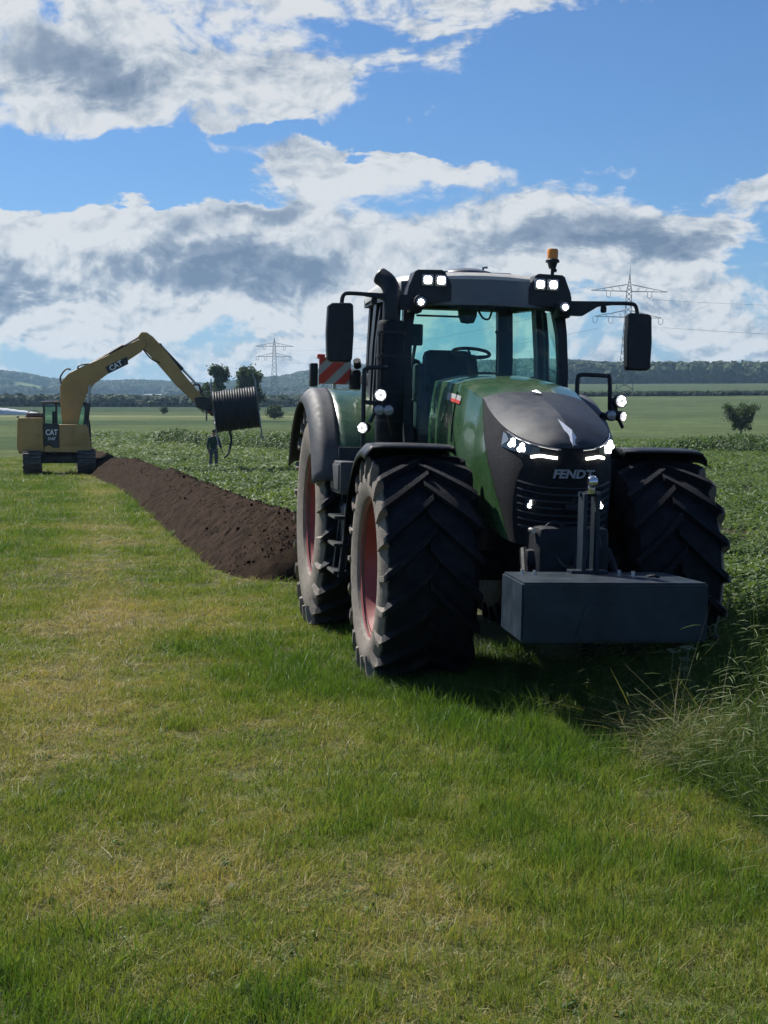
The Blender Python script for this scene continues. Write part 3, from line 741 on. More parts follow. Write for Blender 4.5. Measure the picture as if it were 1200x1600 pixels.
# ------------------------------------------------------------------ single trees
def tree(name, label, loc, height, width, kind, seed, nleaf, leaf, group=None, trunk_h=.25, lean=0.0):
    r_ = random.Random(seed); root = empty(name, loc); tag(root, label, 'tree', group)
    tr = MB(); H = height; ends = []
    tr.tube([(0, 0, -.2), (.02 * H * lean, 0, H * trunk_h), (.05 * H * lean, .01 * H, H * .55), (.08 * H * lean, 0, H * .85)], [.028 * H, .022 * H, .012 * H, .004 * H], 7)
    nb = 13 if kind == 'vase' else 16
    for k in range(nb):
        a = 6.283 * k / nb + r_.gauss(0, .3); z0 = H * (trunk_h + (.05 + .5 * r_.random()) * (1 - trunk_h)) if kind != 'vase' else H * (trunk_h + .08 * r_.random())
        if kind == 'vase': d = width * .5 * r_.uniform(.25, 1.0); z1 = H * r_.uniform(.62, 1.0) * (1 - .25 * (2 * d / width) ** 2)
        else: d = width * .5 * r_.uniform(.3, .9); z1 = min(H * .98, z0 + H * r_.uniform(.15, .42))
        p1 = Vector((math.cos(a) * d, math.sin(a) * d, z1)); mid = Vector((p1.x * .45, p1.y * .45, z0 + (z1 - z0) * .45 + (0 if kind == 'vase' else .02 * H)))
        tr.tube([(0, 0, z0), mid, p1], [.010 * H, .006 * H, .002 * H], 5); ends.append((Vector((0, 0, z0)), mid, p1))
    tr.build('trunk', bark, root)
    vs = []; fs = []; va = []
    clumps = []
    for a, m_, b in ends:
        for q in range(6):
            t = r_.uniform(.35, 1.08); p = a.lerp(m_, t * 2) if t < .5 else m_.lerp(b, t * 2 - 1)
            clumps.append((p + Vector((r_.gauss(0, 1), r_.gauss(0, 1), r_.gauss(0, 1))) * width * .05, r_.uniform(.06, .13) * width, r_.random()))
    for k in range(nleaf):
        c, cr, cv = clumps[k % len(clumps)]
        g = Vector((r_.gauss(0, 1), r_.gauss(0, 1), r_.gauss(0, .9))) * cr * .62
        p = c + g; p.z = max(p.z, H * trunk_h * .9)
        nrm = (g.normalized() + Vector((r_.gauss(0, .7), r_.gauss(0, .7), r_.gauss(0, .7)))).normalized(); a1 = nrm.orthogonal().normalized(); a2 = nrm.cross(a1); th = r_.random() * 6.28
        d1 = (a1 * math.cos(th) + a2 * math.sin(th)) * leaf * r_.uniform(.6, 1.3); d2 = nrm.cross(d1) * .6; o = len(vs)
        vs += [p - d1, p + d2, p + d1, p - d2]; va += [cv * .7 + r_.random() * .5] * 4; fs.append((o, o + 1, o + 2, o + 3))
    me = bpy.data.meshes.new('crown'); me.from_pydata([tuple(p) for p in vs], [], fs)
    a = me.attributes.new('var', 'FLOAT', 'POINT'); a.data.foreach_set('value', np.array(va, np.float32)); me.materials.append(tree_mat)
    link_mesh('crown', me, None, root)
    return root
def tz(p): return (p[0], p[1], float(terrain(p[0], p[1])))
tree('field_tree', 'lone round tree with a sparse vase shaped crown on the right hand hillside', tz(at(1157, 185)), 4.9, 4.9, 'vase', 3, 5200, .12, trunk_h=.16)
tree('poplar_tree', 'leafy poplar left of the pipe reel, the shorter of two', tz(at(340, 300)), 11.6, 5.8, 'oval', 5, 7000, .27, 'trees behind the pipe reel', .12, .5)
tree('poplar_tree', 'leafy poplar right of the pipe reel, the taller of two', tz(at(390, 300)), 12.2, 7.2, 'oval', 8, 9000, .28, 'trees behind the pipe reel', .12, .6)
tree('poplar_tree', 'small dark tree at the left foot of the poplars behind the reel', tz(at(323, 310)), 8.0, 5.0, 'oval', 12, 3200, .25, 'trees behind the pipe reel', .1, .2)
tree('round_bush', 'low round dark bush beyond the shrubs right of the pipe reel', tz(at(430, 330)), 3.2, 4.6, 'oval', 15, 1800, .22, None, .05)
tree('round_bush', 'tiny dark bush standing alone in the far field below the boom', tz(at(257, 420)), 2.6, 3.0, 'oval', 17, 900, .22, None, .05)

# ================================================================== tractor
paint_green = pmat('green_paint', (.028, .082, .029), .28, 0, .10, 3, 0, 1, dust=.22, coat=.5, dustcol=(.20, .19, .14))
black_plastic = pmat('black_plastic', (.011, .014, .020), .46, 0, .25, 5, .12, 90, spec=.38, dust=.04)
dark_steel = pmat('dark_steel', (.011, .014, .020), .55, .1, .3, 6, .15, 60, spec=.25, dust=.03)
grey_cap = pmat('grey_bonnet_cap', (.014, .019, .028), .5, 0, .12, 4, .1, 120, dust=.03, spec=.5)
fender_grey = pmat('grey_fender_rubber', (.046, .051, .060), .6, 0, .15, 4, .15, 60, dust=.15)
roof_white = pmat('pale_roof', (.46, .46, .43), .45, 0, .08, 3, 0, 1, dust=.35)
visor_grey = pmat('visor_grey', (.105, .120, .145), .4, 0, .12, 4, 0, 1, dust=.1)
rim_red = pmat('red_rim', (.23, .035, .035), .45, 0, .12, 5, .05, 40, dust=.35, dustcol=(.28, .19, .15))
chrome = pmat('chrome', (.62, .63, .65), .18, 1.0, .05, 4)
steel = pmat('bare_steel', (.36, .36, .36), .35, .9, .1, 8)
interior = pmat('cab_interior', (.035, .038, .045), .7, 0, .2, 6)
glass = glassmat('tinted_glass', (.825, .955, .925))
lamp_on = emat('lamp_lit', (1.0, .97, .92), 9.0)
lamp_glow = emat('lamp_reflector', (.93, .96, 1.0), .32)
strip_on = emat('daylight_strip', (1.0, .93, .78), 3.2)
lens_off = pmat('lamp_lens', (.30, .31, .33), .12, .3, .05, 4)
amber = pmat('amber_lens', (.75, .25, .02), .2, 0, .08, 9)
red_film = pmat('red_reflective', (.55, .045, .03), .45, 0, .1, 8, dust=.2)
white_film = pmat('white_reflective', (.40, .40, .40), .5, 0, .1, 8, dust=.3)
mesh_black = pmat('grille_black', (.007, .009, .014), .6, 0, .3, 9, .5, 140, spec=.2)

# rubber with dried mud on the side walls and lug shoulders
def tyremat():
    m = pmat('tyre_rubber', (.0085, .010, .0145), .7, 0, .3, 7, .35, 70, spec=.18)
    T = NT(m.node_tree); b = T.n['Principled BSDF']
    src = b.inputs['Base Color'].links[0].from_socket
    tcn = T.new('ShaderNodeTexCoord'); sp = T.new('ShaderNodeSeparateXYZ'); T.l.new(tcn.outputs['Object'], sp.inputs[0])
    at_ = T.new('ShaderNodeAttribute', attribute_name='side')
    nz = T.noise(tcn.outputs['Object'], 7, 7, .65); nb = T.noise(tcn.outputs['Object'], 1.6, 3, .5)
    lim = T.m('ADD', at_.outputs['Fac'], T.m('MULTIPLY', T.m('SUBTRACT', nz, .5), .5))
    k = T.m('MULTIPLY', T.smooth(lim, .42, .60), T.smooth(nb, .2, .6, .62, .95))
    thin = T.m('MULTIPLY', T.smooth(nz, .48, .8), .06)
    c = T.mix(thin, src, (.16, .13, .11))
    mud = T.mix(T.smooth(T.noise(tcn.outputs['Object'], 18, 6, .7), .3, .7), (.19, .165, .14), (.27, .24, .205))
    T.l.new(T.mix(k, c, mud), b.inputs['Base Color'])
    return m
tyre_mat = tyremat()

YAW, TILT = R(9.767), R(1.249)
TR = empty('tractor', (.5753, 14.4485, 0), (0, TILT, YAW))
tag(TR, 'big dark green tractor with lit lamps and a black nose facing the camera', 'tractor')
def both(fn, name, mat, parent=TR, **kw):
    out = []
    for s in (-1, 1):
        mb = MB(); fn(mb); mb = mb if s == 1 else mirror(mb)
        out.append(mb.build(name, mat, parent, **kw))
    return out

# ------------------------------------------------------------------ wheels
def wheel(cx, cy, cz, rad, wid, rim, nlug, lug_h, flip):
    hw = wid / 2
    rt = rad - lug_h
    w = MB()   # rim: flange, deep barrel, dished disc (outer side is -X here)
    w.lathe([(rim * .99, -hw * .86), (rim + .030, -hw * .90), (rim + .030, -hw * .83), (rim - .012, -hw * .80), (rim - .035, -hw * .58), (rim - .06, -hw * .42), (rim - .085, -hw * .22), (rim * .74, -hw * .13), (rim * .50, -hw * .17), (rim * .36, -hw * .22), (.0, -hw * .22)], 56)
    w.lathe([(rim - .05, hw * .84), (rim + .028, hw * .9), (rim + .025, hw * .82), (rim - .03, hw * .5), (rim - .08, -hw * .1)], 56)
    wo_ = w.build('wheel', rim_red, TR, loc=(cx, cy, cz), rot=(0, 0, math.pi if flip else 0))
    h = MB(); h.lathe([(rim * .34, -hw * .22), (rim * .33, -hw * .36), (rim * .26, -hw * .44), (0, -hw * .45)], 28)
    h.build('hub', rim_red, wo_)
    bo = MB(); bo.lathe([(.018, 0), (.018, -.03), (0, -.03)], 6); bme = bo.mesh('wheel_nut', 20); bme.materials.append(steel)
    for k in range(10):
        a = 6.283 * k / 10; link_mesh('wheel_nut', bme, None, wo_, (-hw * .18, rim * .43 * math.cos(a), rim * .43 * math.sin(a)))
    # carcass
    t = MB(); side = []
    prof = [(rim, -hw * .80), (rim + .03, -hw * .95), (rim + (rt - rim) * .35, -hw * 1.04), (rim + (rt - rim) * .68, -hw * 1.02), (rt - .055, -hw * .955), (rt - .015, -hw * .86), (rt, -hw * .6), (rt + .006, 0)]
    prof = prof + [(r_, -h_) for r_, h_ in prof[::-1][1:]]
    t.lathe(prof, 72)
    smap = [1, 1, 1, 1, .72, .32, 0, 0]; smap = smap + [q_ * .3 for q_ in smap[::-1][1:]]
    side += smap * 72
    # chevron lugs: apex of each bar meets the ground first
    for sgn in (-1, 1):
        for k in range(nlug):
            a0 = 6.283 * (k + (.25 if sgn > 0 else -.25)) / nlug
            path = []
            for q in range(10):
                t_ = q / 9; lat = -.035 * wid + t_ * (hw * 1.02 + .035 * wid)
                path.append((lat, (lat / rt) * 1.02 * (1 - .16 * t_), rad - .004 * t_ - (.012 if t_ == 1 else 0)))
            path.append((hw * 1.06, path[-1][1] + .012, rad - .075)); path.append((hw * 1.075, path[-1][1] + .018, rad - .185))
            vs = []; sv = []
            n_ = len(path)
            for q, (lat, dphi, rr) in enumerate(path):
                wid_b = (.078 if q < 9 else .066 - .006 * (q - 9)) * (rad / .86) ** .5; wid_t = wid_b * .62
                base = rt - .02 if q < 9 else rr - .05
                if q == n_ - 1: base = rr - .02
                xs = sgn * lat; xb = sgn * (lat if q < 9 else lat - .05)
                for (ww, r2, xx) in ((-wid_b, base, xb), (-wid_t, rr, xs), (wid_t, rr, xs), (wid_b, base, xb)):
                    ph = a0 + dphi + ww / 2 / rt
                    vs.append((xx, -r2 * math.sin(ph), r2 * math.cos(ph)))
                    sv.append((0 if q < 8 else (.30 if q == 8 else (.62 if q == 9 else 1))) * (1 if sgn < 0 else .3))
            fs = []
            for q in range(n_ - 1):
                for e in range(3): fs.append((q * 4 + e, q * 4 + e + 1, q * 4 + 4 + e + 1, q * 4 + 4 + e))
            fs += [(0, 1, 2, 3), tuple((n_ - 1) * 4 + e for e in (3, 2, 1, 0))]
            t.add(vs, fs); side += sv
    me = t.mesh('tyre', 30)
    a = me.attributes.new('side', 'FLOAT', 'POINT'); a.data.foreach_set('value', np.array(side, np.float32))
    # lugs run the other way round when the wheel is turned end for end
    if flip:
        for v in me.vertices: v.co.y = -v.co.y
        me.flip_normals()
    link_mesh('tyre', me, tyre_mat, wo_)
    return wo_
for s, fl in ((-1, False), (1, True)):
    wheel(s * .93, -3.15, .825, .865, .71, .515, 20, .058, fl)
    wheel(s * .915, 0.0, 1.035, 1.085, .88, .565, 22, .062, fl)

# ------------------------------------------------------------------ bonnet: lofted shell, split into green hood, dark cap and black grille
SH = [(.46, -1.6, 2.30), (.455, -2.2, 2.275), (.44, -2.7, 2.225), (.40, -3.1, 2.135), (.412, -3.4, 2.035), (.40, -3.7, 1.935), (.355, -3.89, 1.868), (.28, -4.02, 1.82), (.19, -4.12, 1.79), (.10, -4.165, 1.775), (0, -4.18, 1.77)]
CR = [(0, -1.6, 2.37), (0, -2.2, 2.345), (0, -2.7, 2.285), (0, -3.1, 2.19), (0, -3.4, 2.125), (0, -3.7, 2.055), (0, -3.89, 1.995), (0, -4.02, 1.925), (0, -4.10, 1.865), (0, -4.15, 1.815), (0, -4.181, 1.772)]
BS = [(.50, -1.6, 1.32), (.50, -2.2, 1.32), (.50, -2.7, 1.32), (.49, -3.1, 1.30), (.47, -3.4, 1.25), (.43, -3.7, 1.16), (.37, -3.88, 1.10), (.28, -3.99, 1.08), (.19, -4.06, 1.07), (.10, -4.09, 1.07), (0, -4.10, 1.07)]
NT_ = 80
cS, cC, cB = catmull(SH, NT_), catmull(CR, NT_), catmull(BS, NT_)
def samp(c, t):
    f = max(0, min(1, t)) * NT_; i = min(int(f), NT_ - 1); return c[i].lerp(c[i + 1], f - i)
def side_pt(t, s, off=0.0):
    a, b = samp(cS, t), samp(cB, t); p = a.lerp(b, s); nrm = outn(t)
    return p + nrm * (.035 * math.sin(math.pi * min(1, s * 1.25)) * (1 - .6 * t) + off)
def outn(t):
    d = samp(cS, min(1, t + .01)) - samp(cS, max(0, t - .01)); n = Vector((-d.y, d.x, 0))
    if t > .985: n = Vector((0.06, -1, 0))
    if n.length < 1e-6: n = Vector((0, -1, 0))
    n.normalize()
    return n if n.x > -1e-3 else -n
def top_pt(t, u, off=0.0):
    a, b = samp(cS, t), samp(cC, t); p = a.lerp(b, u); p.z += .022 * math.sin(math.pi * u) * (1 - .3 * t) + off
    return p
T0 = .3
tb = lambda s: T0 + .30 * s ** .8
def rows_side(t_of, ts, ss): return [[side_pt(t_of(t, s), s) for t in ts] for s in ss]
ss = [0, .015, .04, .08, .14, .22, .32, .44, .58, .72, .86, 1]
lin = lambda n: [k / n for k in range(n + 1)]
hood = MB()
for sg in (1, -1):
    h = MB(); h.grid(rows_side(lambda t, s: t * tb(s), lin(22), ss)); h.grid([[top_pt(t * T0, u) for t in lin(22)] for u in lin(7)])
    if sg < 0: h = mirror(h)
    hood.add(h.v, h.f)
hood_o = hood.build('hood', paint_green, TR, smooth=40)
cap = MB()
for sg in (1, -1):
    h = MB(); h.grid([[top_pt(T0 + .003 + t * (1 - T0 - .003), u, .004) for t in lin(34)] for u in lin(8)])
    if sg < 0: h = mirror(h)
    cap.add(h.v, h.f)
cap.build('bonnet_cap', grey_cap, TR, smooth=50)
gr = MB()
for sg in (1, -1):
    h = MB(); h.grid(rows_side(lambda t, s: tb(s) + .004 + t * (1 - tb(s) - .004), lin(34), ss))
    if sg < 0: h = mirror(h)
    gr.add(h.v, h.f)
grille = gr.build('grille', mesh_black, TR, smooth=40)
# bonnet seam line in bright trim under the cap
tr_ = MB()
for sg in (1, -1):
    h = MB(); h.tube([side_pt(.56 + t * .36, .012, .006) for t in lin(26)], .0065, 6)
    if sg < 0: h = mirror(h)
    tr_.add(h.v, h.f)
tr_.build('bonnet_trim', lens_off, TR)
# grille slats low on the nose
for k, s in enumerate((.40, .47, .54, .61, .68, .75, .82)):
    q = MB(); right = [side_pt(.66 + t * .34, s, .006) for t in lin(14)]; left = [Vector((-p.x, p.y, p.z)) for p in right]
    q.tube(right + left[::-1][1:], .008, 5); q.build('grille_slat', black_plastic, grille)
# side panel louvre edge on the green hood
for sg in (1, -1):
    q = MB()
    q.tube([side_pt(.16, s, .005) for s in (.06, .2, .35, .5)], .006, 5)
    (q if sg > 0 else mirror(q)).build('panel_seam', black_plastic, hood_o)
# badge with white and red letters high on the hood flank
for sg in (1, -1):
    q = MB(); q.grid([[side_pt(t, s, .006) for t in (.10, .145, .19)] for s in (.085, .12, .15)])
    b1 = (q if sg > 0 else mirror(q)).build('model_badge', white_film, hood_o)
    q = MB(); q.grid([[side_pt(t, s, .009) for t in (.13, .16, .19)] for s in (.125, .14, .155)])
    (q if sg > 0 else mirror(q)).build('red_badge_mark', red_film, b1)

# headlights
def disc(mb, c, n, r, seg=14, depth=.012):
    n = n.normalized(); a = n.orthogonal().normalized(); b = n.cross(a); rows = []
    for q, (rr, d) in enumerate(((r, 0), (r * .95, depth * .6), (r * .6, depth), (.001, depth * 1.15))):
        rows.append([c + (a * math.cos(6.283 * k / seg) + b * math.sin(6.283 * k / seg)) * rr + n * d for k in range(seg)])
    mb.grid(rows, close=True)
head_glass = pmat('headlamp_housing', (.02, .022, .026), .12, 0, .1, 4, coat=.6)
for sg in (1, -1):
    fl = (lambda m_: m_) if sg > 0 else mirror
    q = MB(); q.grid([[side_pt(.535 + .245 * t, .03 + e * (.135 - .055 * t), .007) for t in lin(16)] for e in lin(5)])
    hl = fl(q).build('headlight', head_glass, TR)
    q = MB(); q.grid([[side_pt(.538 + .012 * t + .035 * (1 - abs(2 * e - .6)) * t, .032 + e * .13, .011) for t in lin(3)] for e in lin(8)])
    fl(q).build('daylight_bracket', lens_off, hl)
    for t, s in ((.615, .075), (.675, .082)):
        q = MB(); c = side_pt(t, s, .012); nn = (outn(t) * .7 + Vector((0, -1, .15))).normalized()
        a = Vector((0, 0, 1)); b = nn.cross(a).normalized()
        for dx, dz in ((0, .017), (-.017, -.010), (.017, -.010)): disc(q, c + b * dx + a * dz, nn, .0185, 12, .008)
        fl(q).build('led_cluster', lamp_on, hl)
    q = MB(); q.tube([side_pt(.735 + .165 * t, .135 - .035 * min(1, t * 3) + .0 * t, .012) for t in lin(10)], .0115, 6)
    fl(q).build('daylight_strip', strip_on, TR)
    # low driving lamp in the nose
    t = .80; c = side_pt(t, .60, .012); c = Vector((.246, -4.045, 1.372))
    q = MB(); q.box((c.x, c.y + .03, c.z), (.085, .06, .085), .012); dl = fl(q).build('driving_lamp', black_plastic, TR)
    q = MB()
    for dx, dz in ((0, .016), (-.016, -.009), (.016, -.009)): disc(q, c + Vector((dx, -.002, dz)), Vector((.1, -1, 0)), .017, 12, .008)
    fl(q).build('led_cluster', lamp_on, dl)
emblem_white = pmat('emblem_white', (.70, .74, .80), .3, .2, .03)
# emblem: two facets of a leaf-like triangle, and its small echo at the back of the cap
em = MB()
A_, B_, C_, D_ = Vector((-.050, -3.955, 1.985)), Vector((.002, -4.178, 1.80)), Vector((.070, -4.165, 1.795)), Vector((.024, -4.075, 1.905))
em.add([A_, B_, D_], [(0, 1, 2)]); em.add([D_, B_ + Vector((.003, 0, 0)), C_], [(0, 1, 2)]); em.add([A_ + Vector((0, .02, -.02)), B_ + Vector((0, .02, -.01)), C_ + Vector((0, .02, -.01)), D_ + Vector((0, .02, -.02))], [(0, 1, 2, 3)])
em.build('emblem', emblem_white, TR, smooth=0)
em = MB(); em.add([(-.03, -3.18, 2.195), (.03, -3.15, 2.20), (.02, -3.27, 2.178), (0, -3.2, 2.205)], [(0, 3, 2), (1, 2, 3), (0, 1, 3)]); em.build('cap_emblem', emblem_white, TR, smooth=0)
tm = text_mesh('FENDT', .092, .25, .004, .0035)
for v in tm.vertices: v.co.x *= 1.02; v.co.y *= .90
lt = link_mesh('lettering', tm, pmat('letter_grey', (.20, .21, .23), .4, .3, .05), TR, (0.0, -4.198, 1.592), (R(86), 0, 0))

# ------------------------------------------------------------------ chassis and running gear
q = MB(); q.box((0, -3.0, .98), (.52, 2.6, .5), .05); q.box((0, -1.0, .9), (.62, 1.9, .6), .06); q.box((0, .35, 1.0), (.7, 1.0, .75), .08)
q.build('chassis', dark_steel, TR)
q = MB(); q.tube([(-.70, -3.15, .80), (-.45, -3.15, .86), (.45, -3.15, .86), (.70, -3.15, .80)], [.13, .11, .11, .13], 12); q.tube([(0, -3.15, .8), (0, -2.5, .8)], .1, 10)
q.build('front_axle', dark_steel, TR)
both(lambda m_: (m_.lathe([(.0, .60), (.2, .60), (.24, .68), (.24, .78), (0, .80)], 20, Matrix.Translation((0, -3.15, .825)))), 'final_drive', dark_steel)
q = MB(); q.tube([(-.6, 0, 1.035), (.6, 0, 1.035)], .17, 14); q.build('rear_axle', dark_steel, TR)
# front linkage: carrier, arms, rams, couplings
q = MB(); q.box((0, -4.02, .90), (.50, .34, .40), .03); q.box((0, -4.12, 1.0), (.62, .14, .12), .02); q.box((0, -3.86, .62), (.4, .5, .16), .03)
lk = q.build('linkage_carrier', dark_steel, TR)
both(lambda m_: m_.sweep([(.36, -3.95, .72), (.38, -4.25, .66), (.385, -4.50, .70)], .05, .11), 'linkage_arm', dark_steel)
both(lambda m_: (m_.tube([(.30, -4.08, 1.05), (.34, -4.3, .82)], .035, 10), m_.tube([(.34, -4.3, .82), (.37, -4.42, .70)], .020, 8)), 'lift_ram', dark_steel)
q = MB(); q.lathe([(.075, -.02), (.085, .0), (.085, .03), (.06, .035), (.055, .01), (.018, .012), (.018, .05), (0, .05)], 20, Matrix.Translation((-.12, -4.2, 1.185)) @ Matrix.Rotation(R(-90), 4, 'Z'))
q.build('round_coupling', dark_steel, TR)
for (x_, z_, r_) in ((-.20, 1.03, .016), (-.20, .985, .014), (-.135, 1.05, .014), (.02, 1.03, .018), (.055, 1.05, .015), (.11, 1.02, .014), (-.29, 1.20, .018)):
    q = MB(); q.tube([(x_, -4.18, z_), (x_, -4.27, z_)], r_, 8); q.build('hydraulic_coupling', steel, lk)
q = MB(); q.box((.075, -4.24, 1.13), (.085, .06, .11), .02); q.tube([(.075, -4.24, 1.17), (.06, -4.25, 1.23)], .022, 8); q.build('coupling_block', lens_off, TR)
for k, pth in enumerate(([(.02, -4.26, 1.03), (.05, -4.36, .98), (.09, -4.30, 1.12), (.13, -4.20, 1.20)], [(-.135, -4.26, 1.05), (-.10, -4.38, .97), (-.02, -4.36, .96), (.02, -4.24, 1.1)], [(.11, -4.25, 1.02), (.16, -4.36, 1.1), (.15, -4.22, 1.32)])):
    q = MB(); q.tube(catmull(pth, 16), .011, 6); q.build('hose', black_plastic, TR)
q = MB(); q.box((0.02, -4.19, 1.36), (.13, .07, .05), .015); q.tube([(.0, -4.19, 1.36), (.03, -4.2, 1.42)], .02, 8); q.build('trailer_hook', dark_steel, TR)

# ------------------------------------------------------------------ front fenders
def ffender(m_):
    rows = []
    for k in range(19):
        a = R(-14 + 92 * k / 18); rr = .945
        row = []
        for x_, dr in ((.655, -.05), (.67, 0), (.80, .004), (1.0, .006), (1.20, .004), (1.285, -.004), (1.325, -.05), (1.335, -.10)):
            row.append(Vector((x_, -3.15 + rr_f(a, rr + dr)[0], .825 + rr_f(a, rr + dr)[1])))
        rows.append(row)
    m_.grid(rows)
def rr_f(a, r): return (r * math.sin(a), r * math.cos(a))
for o in both(ffender, 'front_fender', black_plastic): solid(o, .012)
both(lambda m_: (m_.tube([(.55, -3.15, 1.0), (.60, -3.12, 1.5), (.68, -3.1, 1.74)], .022, 8), m_.tube([(.68, -3.1, 1.735), (1.2, -3.1, 1.745)], .018, 8)), 'fender_stay', dark_steel)

# ------------------------------------------------------------------ rear fenders
def rfender(x0, x1, rad, a0, a1, lip=0.0, n=30):
    def fn(m_):
        rows = []
        for k in range(n + 1):
            a = R(a0 + (a1 - a0) * k / n); row = []
            for t in lin(7):
                x_ = x0 + (x1 - x0) * t; r2 = rad - lip * max(0, t - .55) ** 2 * 4
                row.append(Vector((x_, -r2 * math.sin(-a), 1.035 + r2 * math.cos(a))))
            rows.append(row)
        m_.grid(rows)
    return fn
for o in both(rfender(.62, 1.215, 1.205, -74, 62), 'rear_fender', paint_green): solid(o, .02)
for o in both(rfender(1.205, 1.44, 1.212, -72, 66, .16), 'fender_extension', fender_grey): solid(o, .02)
def finner(m_):
    prof = [(-1.203 * math.sin(R(a)), 1.035 + 1.203 * math.cos(R(a))) for a in range(74, -63, -6)]
    m_.prism(prof + [(.55, 1.3), (-.7, 1.3)], 'x', .60, .63)
both(finner, 'fender_wall', paint_green, smooth=20)
# front edge of the fender dropping beside the cab steps
both(lambda m_: m_.box((1.02, -1.10, 1.50), (.40, .05, .42), .015, (R(-12), 0, 0)), 'fender_apron', black_plastic)

# ------------------------------------------------------------------ cab
def mir(pts): return [(-x, y, z) for x, y, z in pts]
cabf = MB()
PILL = {'a_pillar': ([(.655, -1.56, 1.60), (.70, -1.54, 2.05), (.705, -1.51, 2.45), (.695, -1.47, 2.75), (.665, -1.42, 3.0)], [.085, .085, .08, .085, .11], [.09] * 5),
        'b_pillar': ([(.80, -.45, 1.5), (.815, -.45, 2.1), (.80, -.45, 2.6), (.765, -.45, 3.05)], [.09] * 4, [.16] * 4),
        'c_pillar': ([(.66, .42, 1.6), (.675, .42, 2.2), (.665, .41, 2.7), (.65, .40, 3.11)], [.15] * 4, [.10] * 4),
        'door_frame': ([(.815, -.62, 1.45), (.83, -.62, 2.2), (.81, -.62, 2.7), (.775, -.62, 3.0)], [.035] * 4, [.06] * 4)}
for nm, (pts, w_, h_) in PILL.items():
    for pp in (pts, mir(pts)):
        q = MB(); q.sweep(pp, w_, h_, up=(0, 1, 0)); q.build(nm, black_plastic, TR, smooth=20)
q = MB()
q.box((0, -.50, 1.42), (1.36, 1.9, .36), .05); q.box((0, -1.44, 1.66), (1.28, .10, .16), .03); q.box((0, .42, 1.95), (1.3, .08, .9), .03)
q.build('cab_base', black_plastic, TR)
for s in (-1, 1):   # sills and waist rails
    q = MB(); q.box((s * .80, -.95, 1.56), (.06, 1.05, .12), .02); q.box((s * .78, 0, 2.36), (.05, .86, .10), .02); q.box((s * .76, -.02, 1.95), (.05, .86, .75), .02); q.build('cab_sill', black_plastic, TR)
# header: dark visor band at the front and rails round the roof
q = MB()
q.sweep([(-.72, -1.40, 3.055), (-.40, -1.58, 3.07), (0, -1.63, 3.075), (.40, -1.58, 3.07), (.72, -1.40, 3.055)], .11, .22)
q.build('visor', visor_grey, TR, smooth=30)
for s in (-1, 1):
    q = MB(); q.sweep([(s * .765, -1.38, 3.05), (s * .79, -.5, 3.08), (s * .73, .44, 3.11)], .09, .08); q.build('roof_rail', black_plastic, TR, smooth=20)
q = MB(); q.sweep([(-.73, .44, 3.125), (.73, .44, 3.125)], .08, .07); q.build('rear_header', black_plastic, TR)
# roof shell
rows = []
ol = [(-1.50, .62), (-1.42, .72), (-1.1, .80), (-.5, .84), (.1, .82), (.42, .76), (.56, .66)]
rows_z = [(1.0, 3.085), (1.01, 3.15), (.97, 3.205), (.86, 3.245), (.6, 3.268), (.3, 3.28), (0.0, 3.283)]
mb = MB(); R2 = []
for k, (yy, hw) in enumerate(ol):
    row = []
    for f, z in rows_z + [(-f, z) for f, z in rows_z[::-1][1:]]:
        drop = (.05 if k == 0 else .015 if k == 1 else 0) + (.05 if k == 6 else 0)
        row.append(Vector((hw * f, yy, z - drop * (z > 3.1))))
    R2.append(row)
mb.grid(R2)
mb.add(R2[0], [tuple(range(len(R2[0])))]); mb.add(R2[-1], [tuple(range(len(R2[0])))[::-1]])
roof = mb.build('roof', roof_white, TR, smooth=50)
q = MB(); q.box((.02, -.70, 3.29), (.66, .70, .05), .02); q.build('roof_hatch', visor_grey, roof)
q = MB(); q.lathe([(.0, .055), (.11, .045), (.22, .015), (.23, 0)], 20, Matrix.Translation((-.05, -.95, 3.30)) @ Matrix.Rotation(R(-90), 4, 'Y')); q.tube([(.09, -.98, 3.31), (.09, -.98, 3.36), (.13, -.98, 3.365)], .012, 6); q.build('antenna_dome', visor_grey, roof)
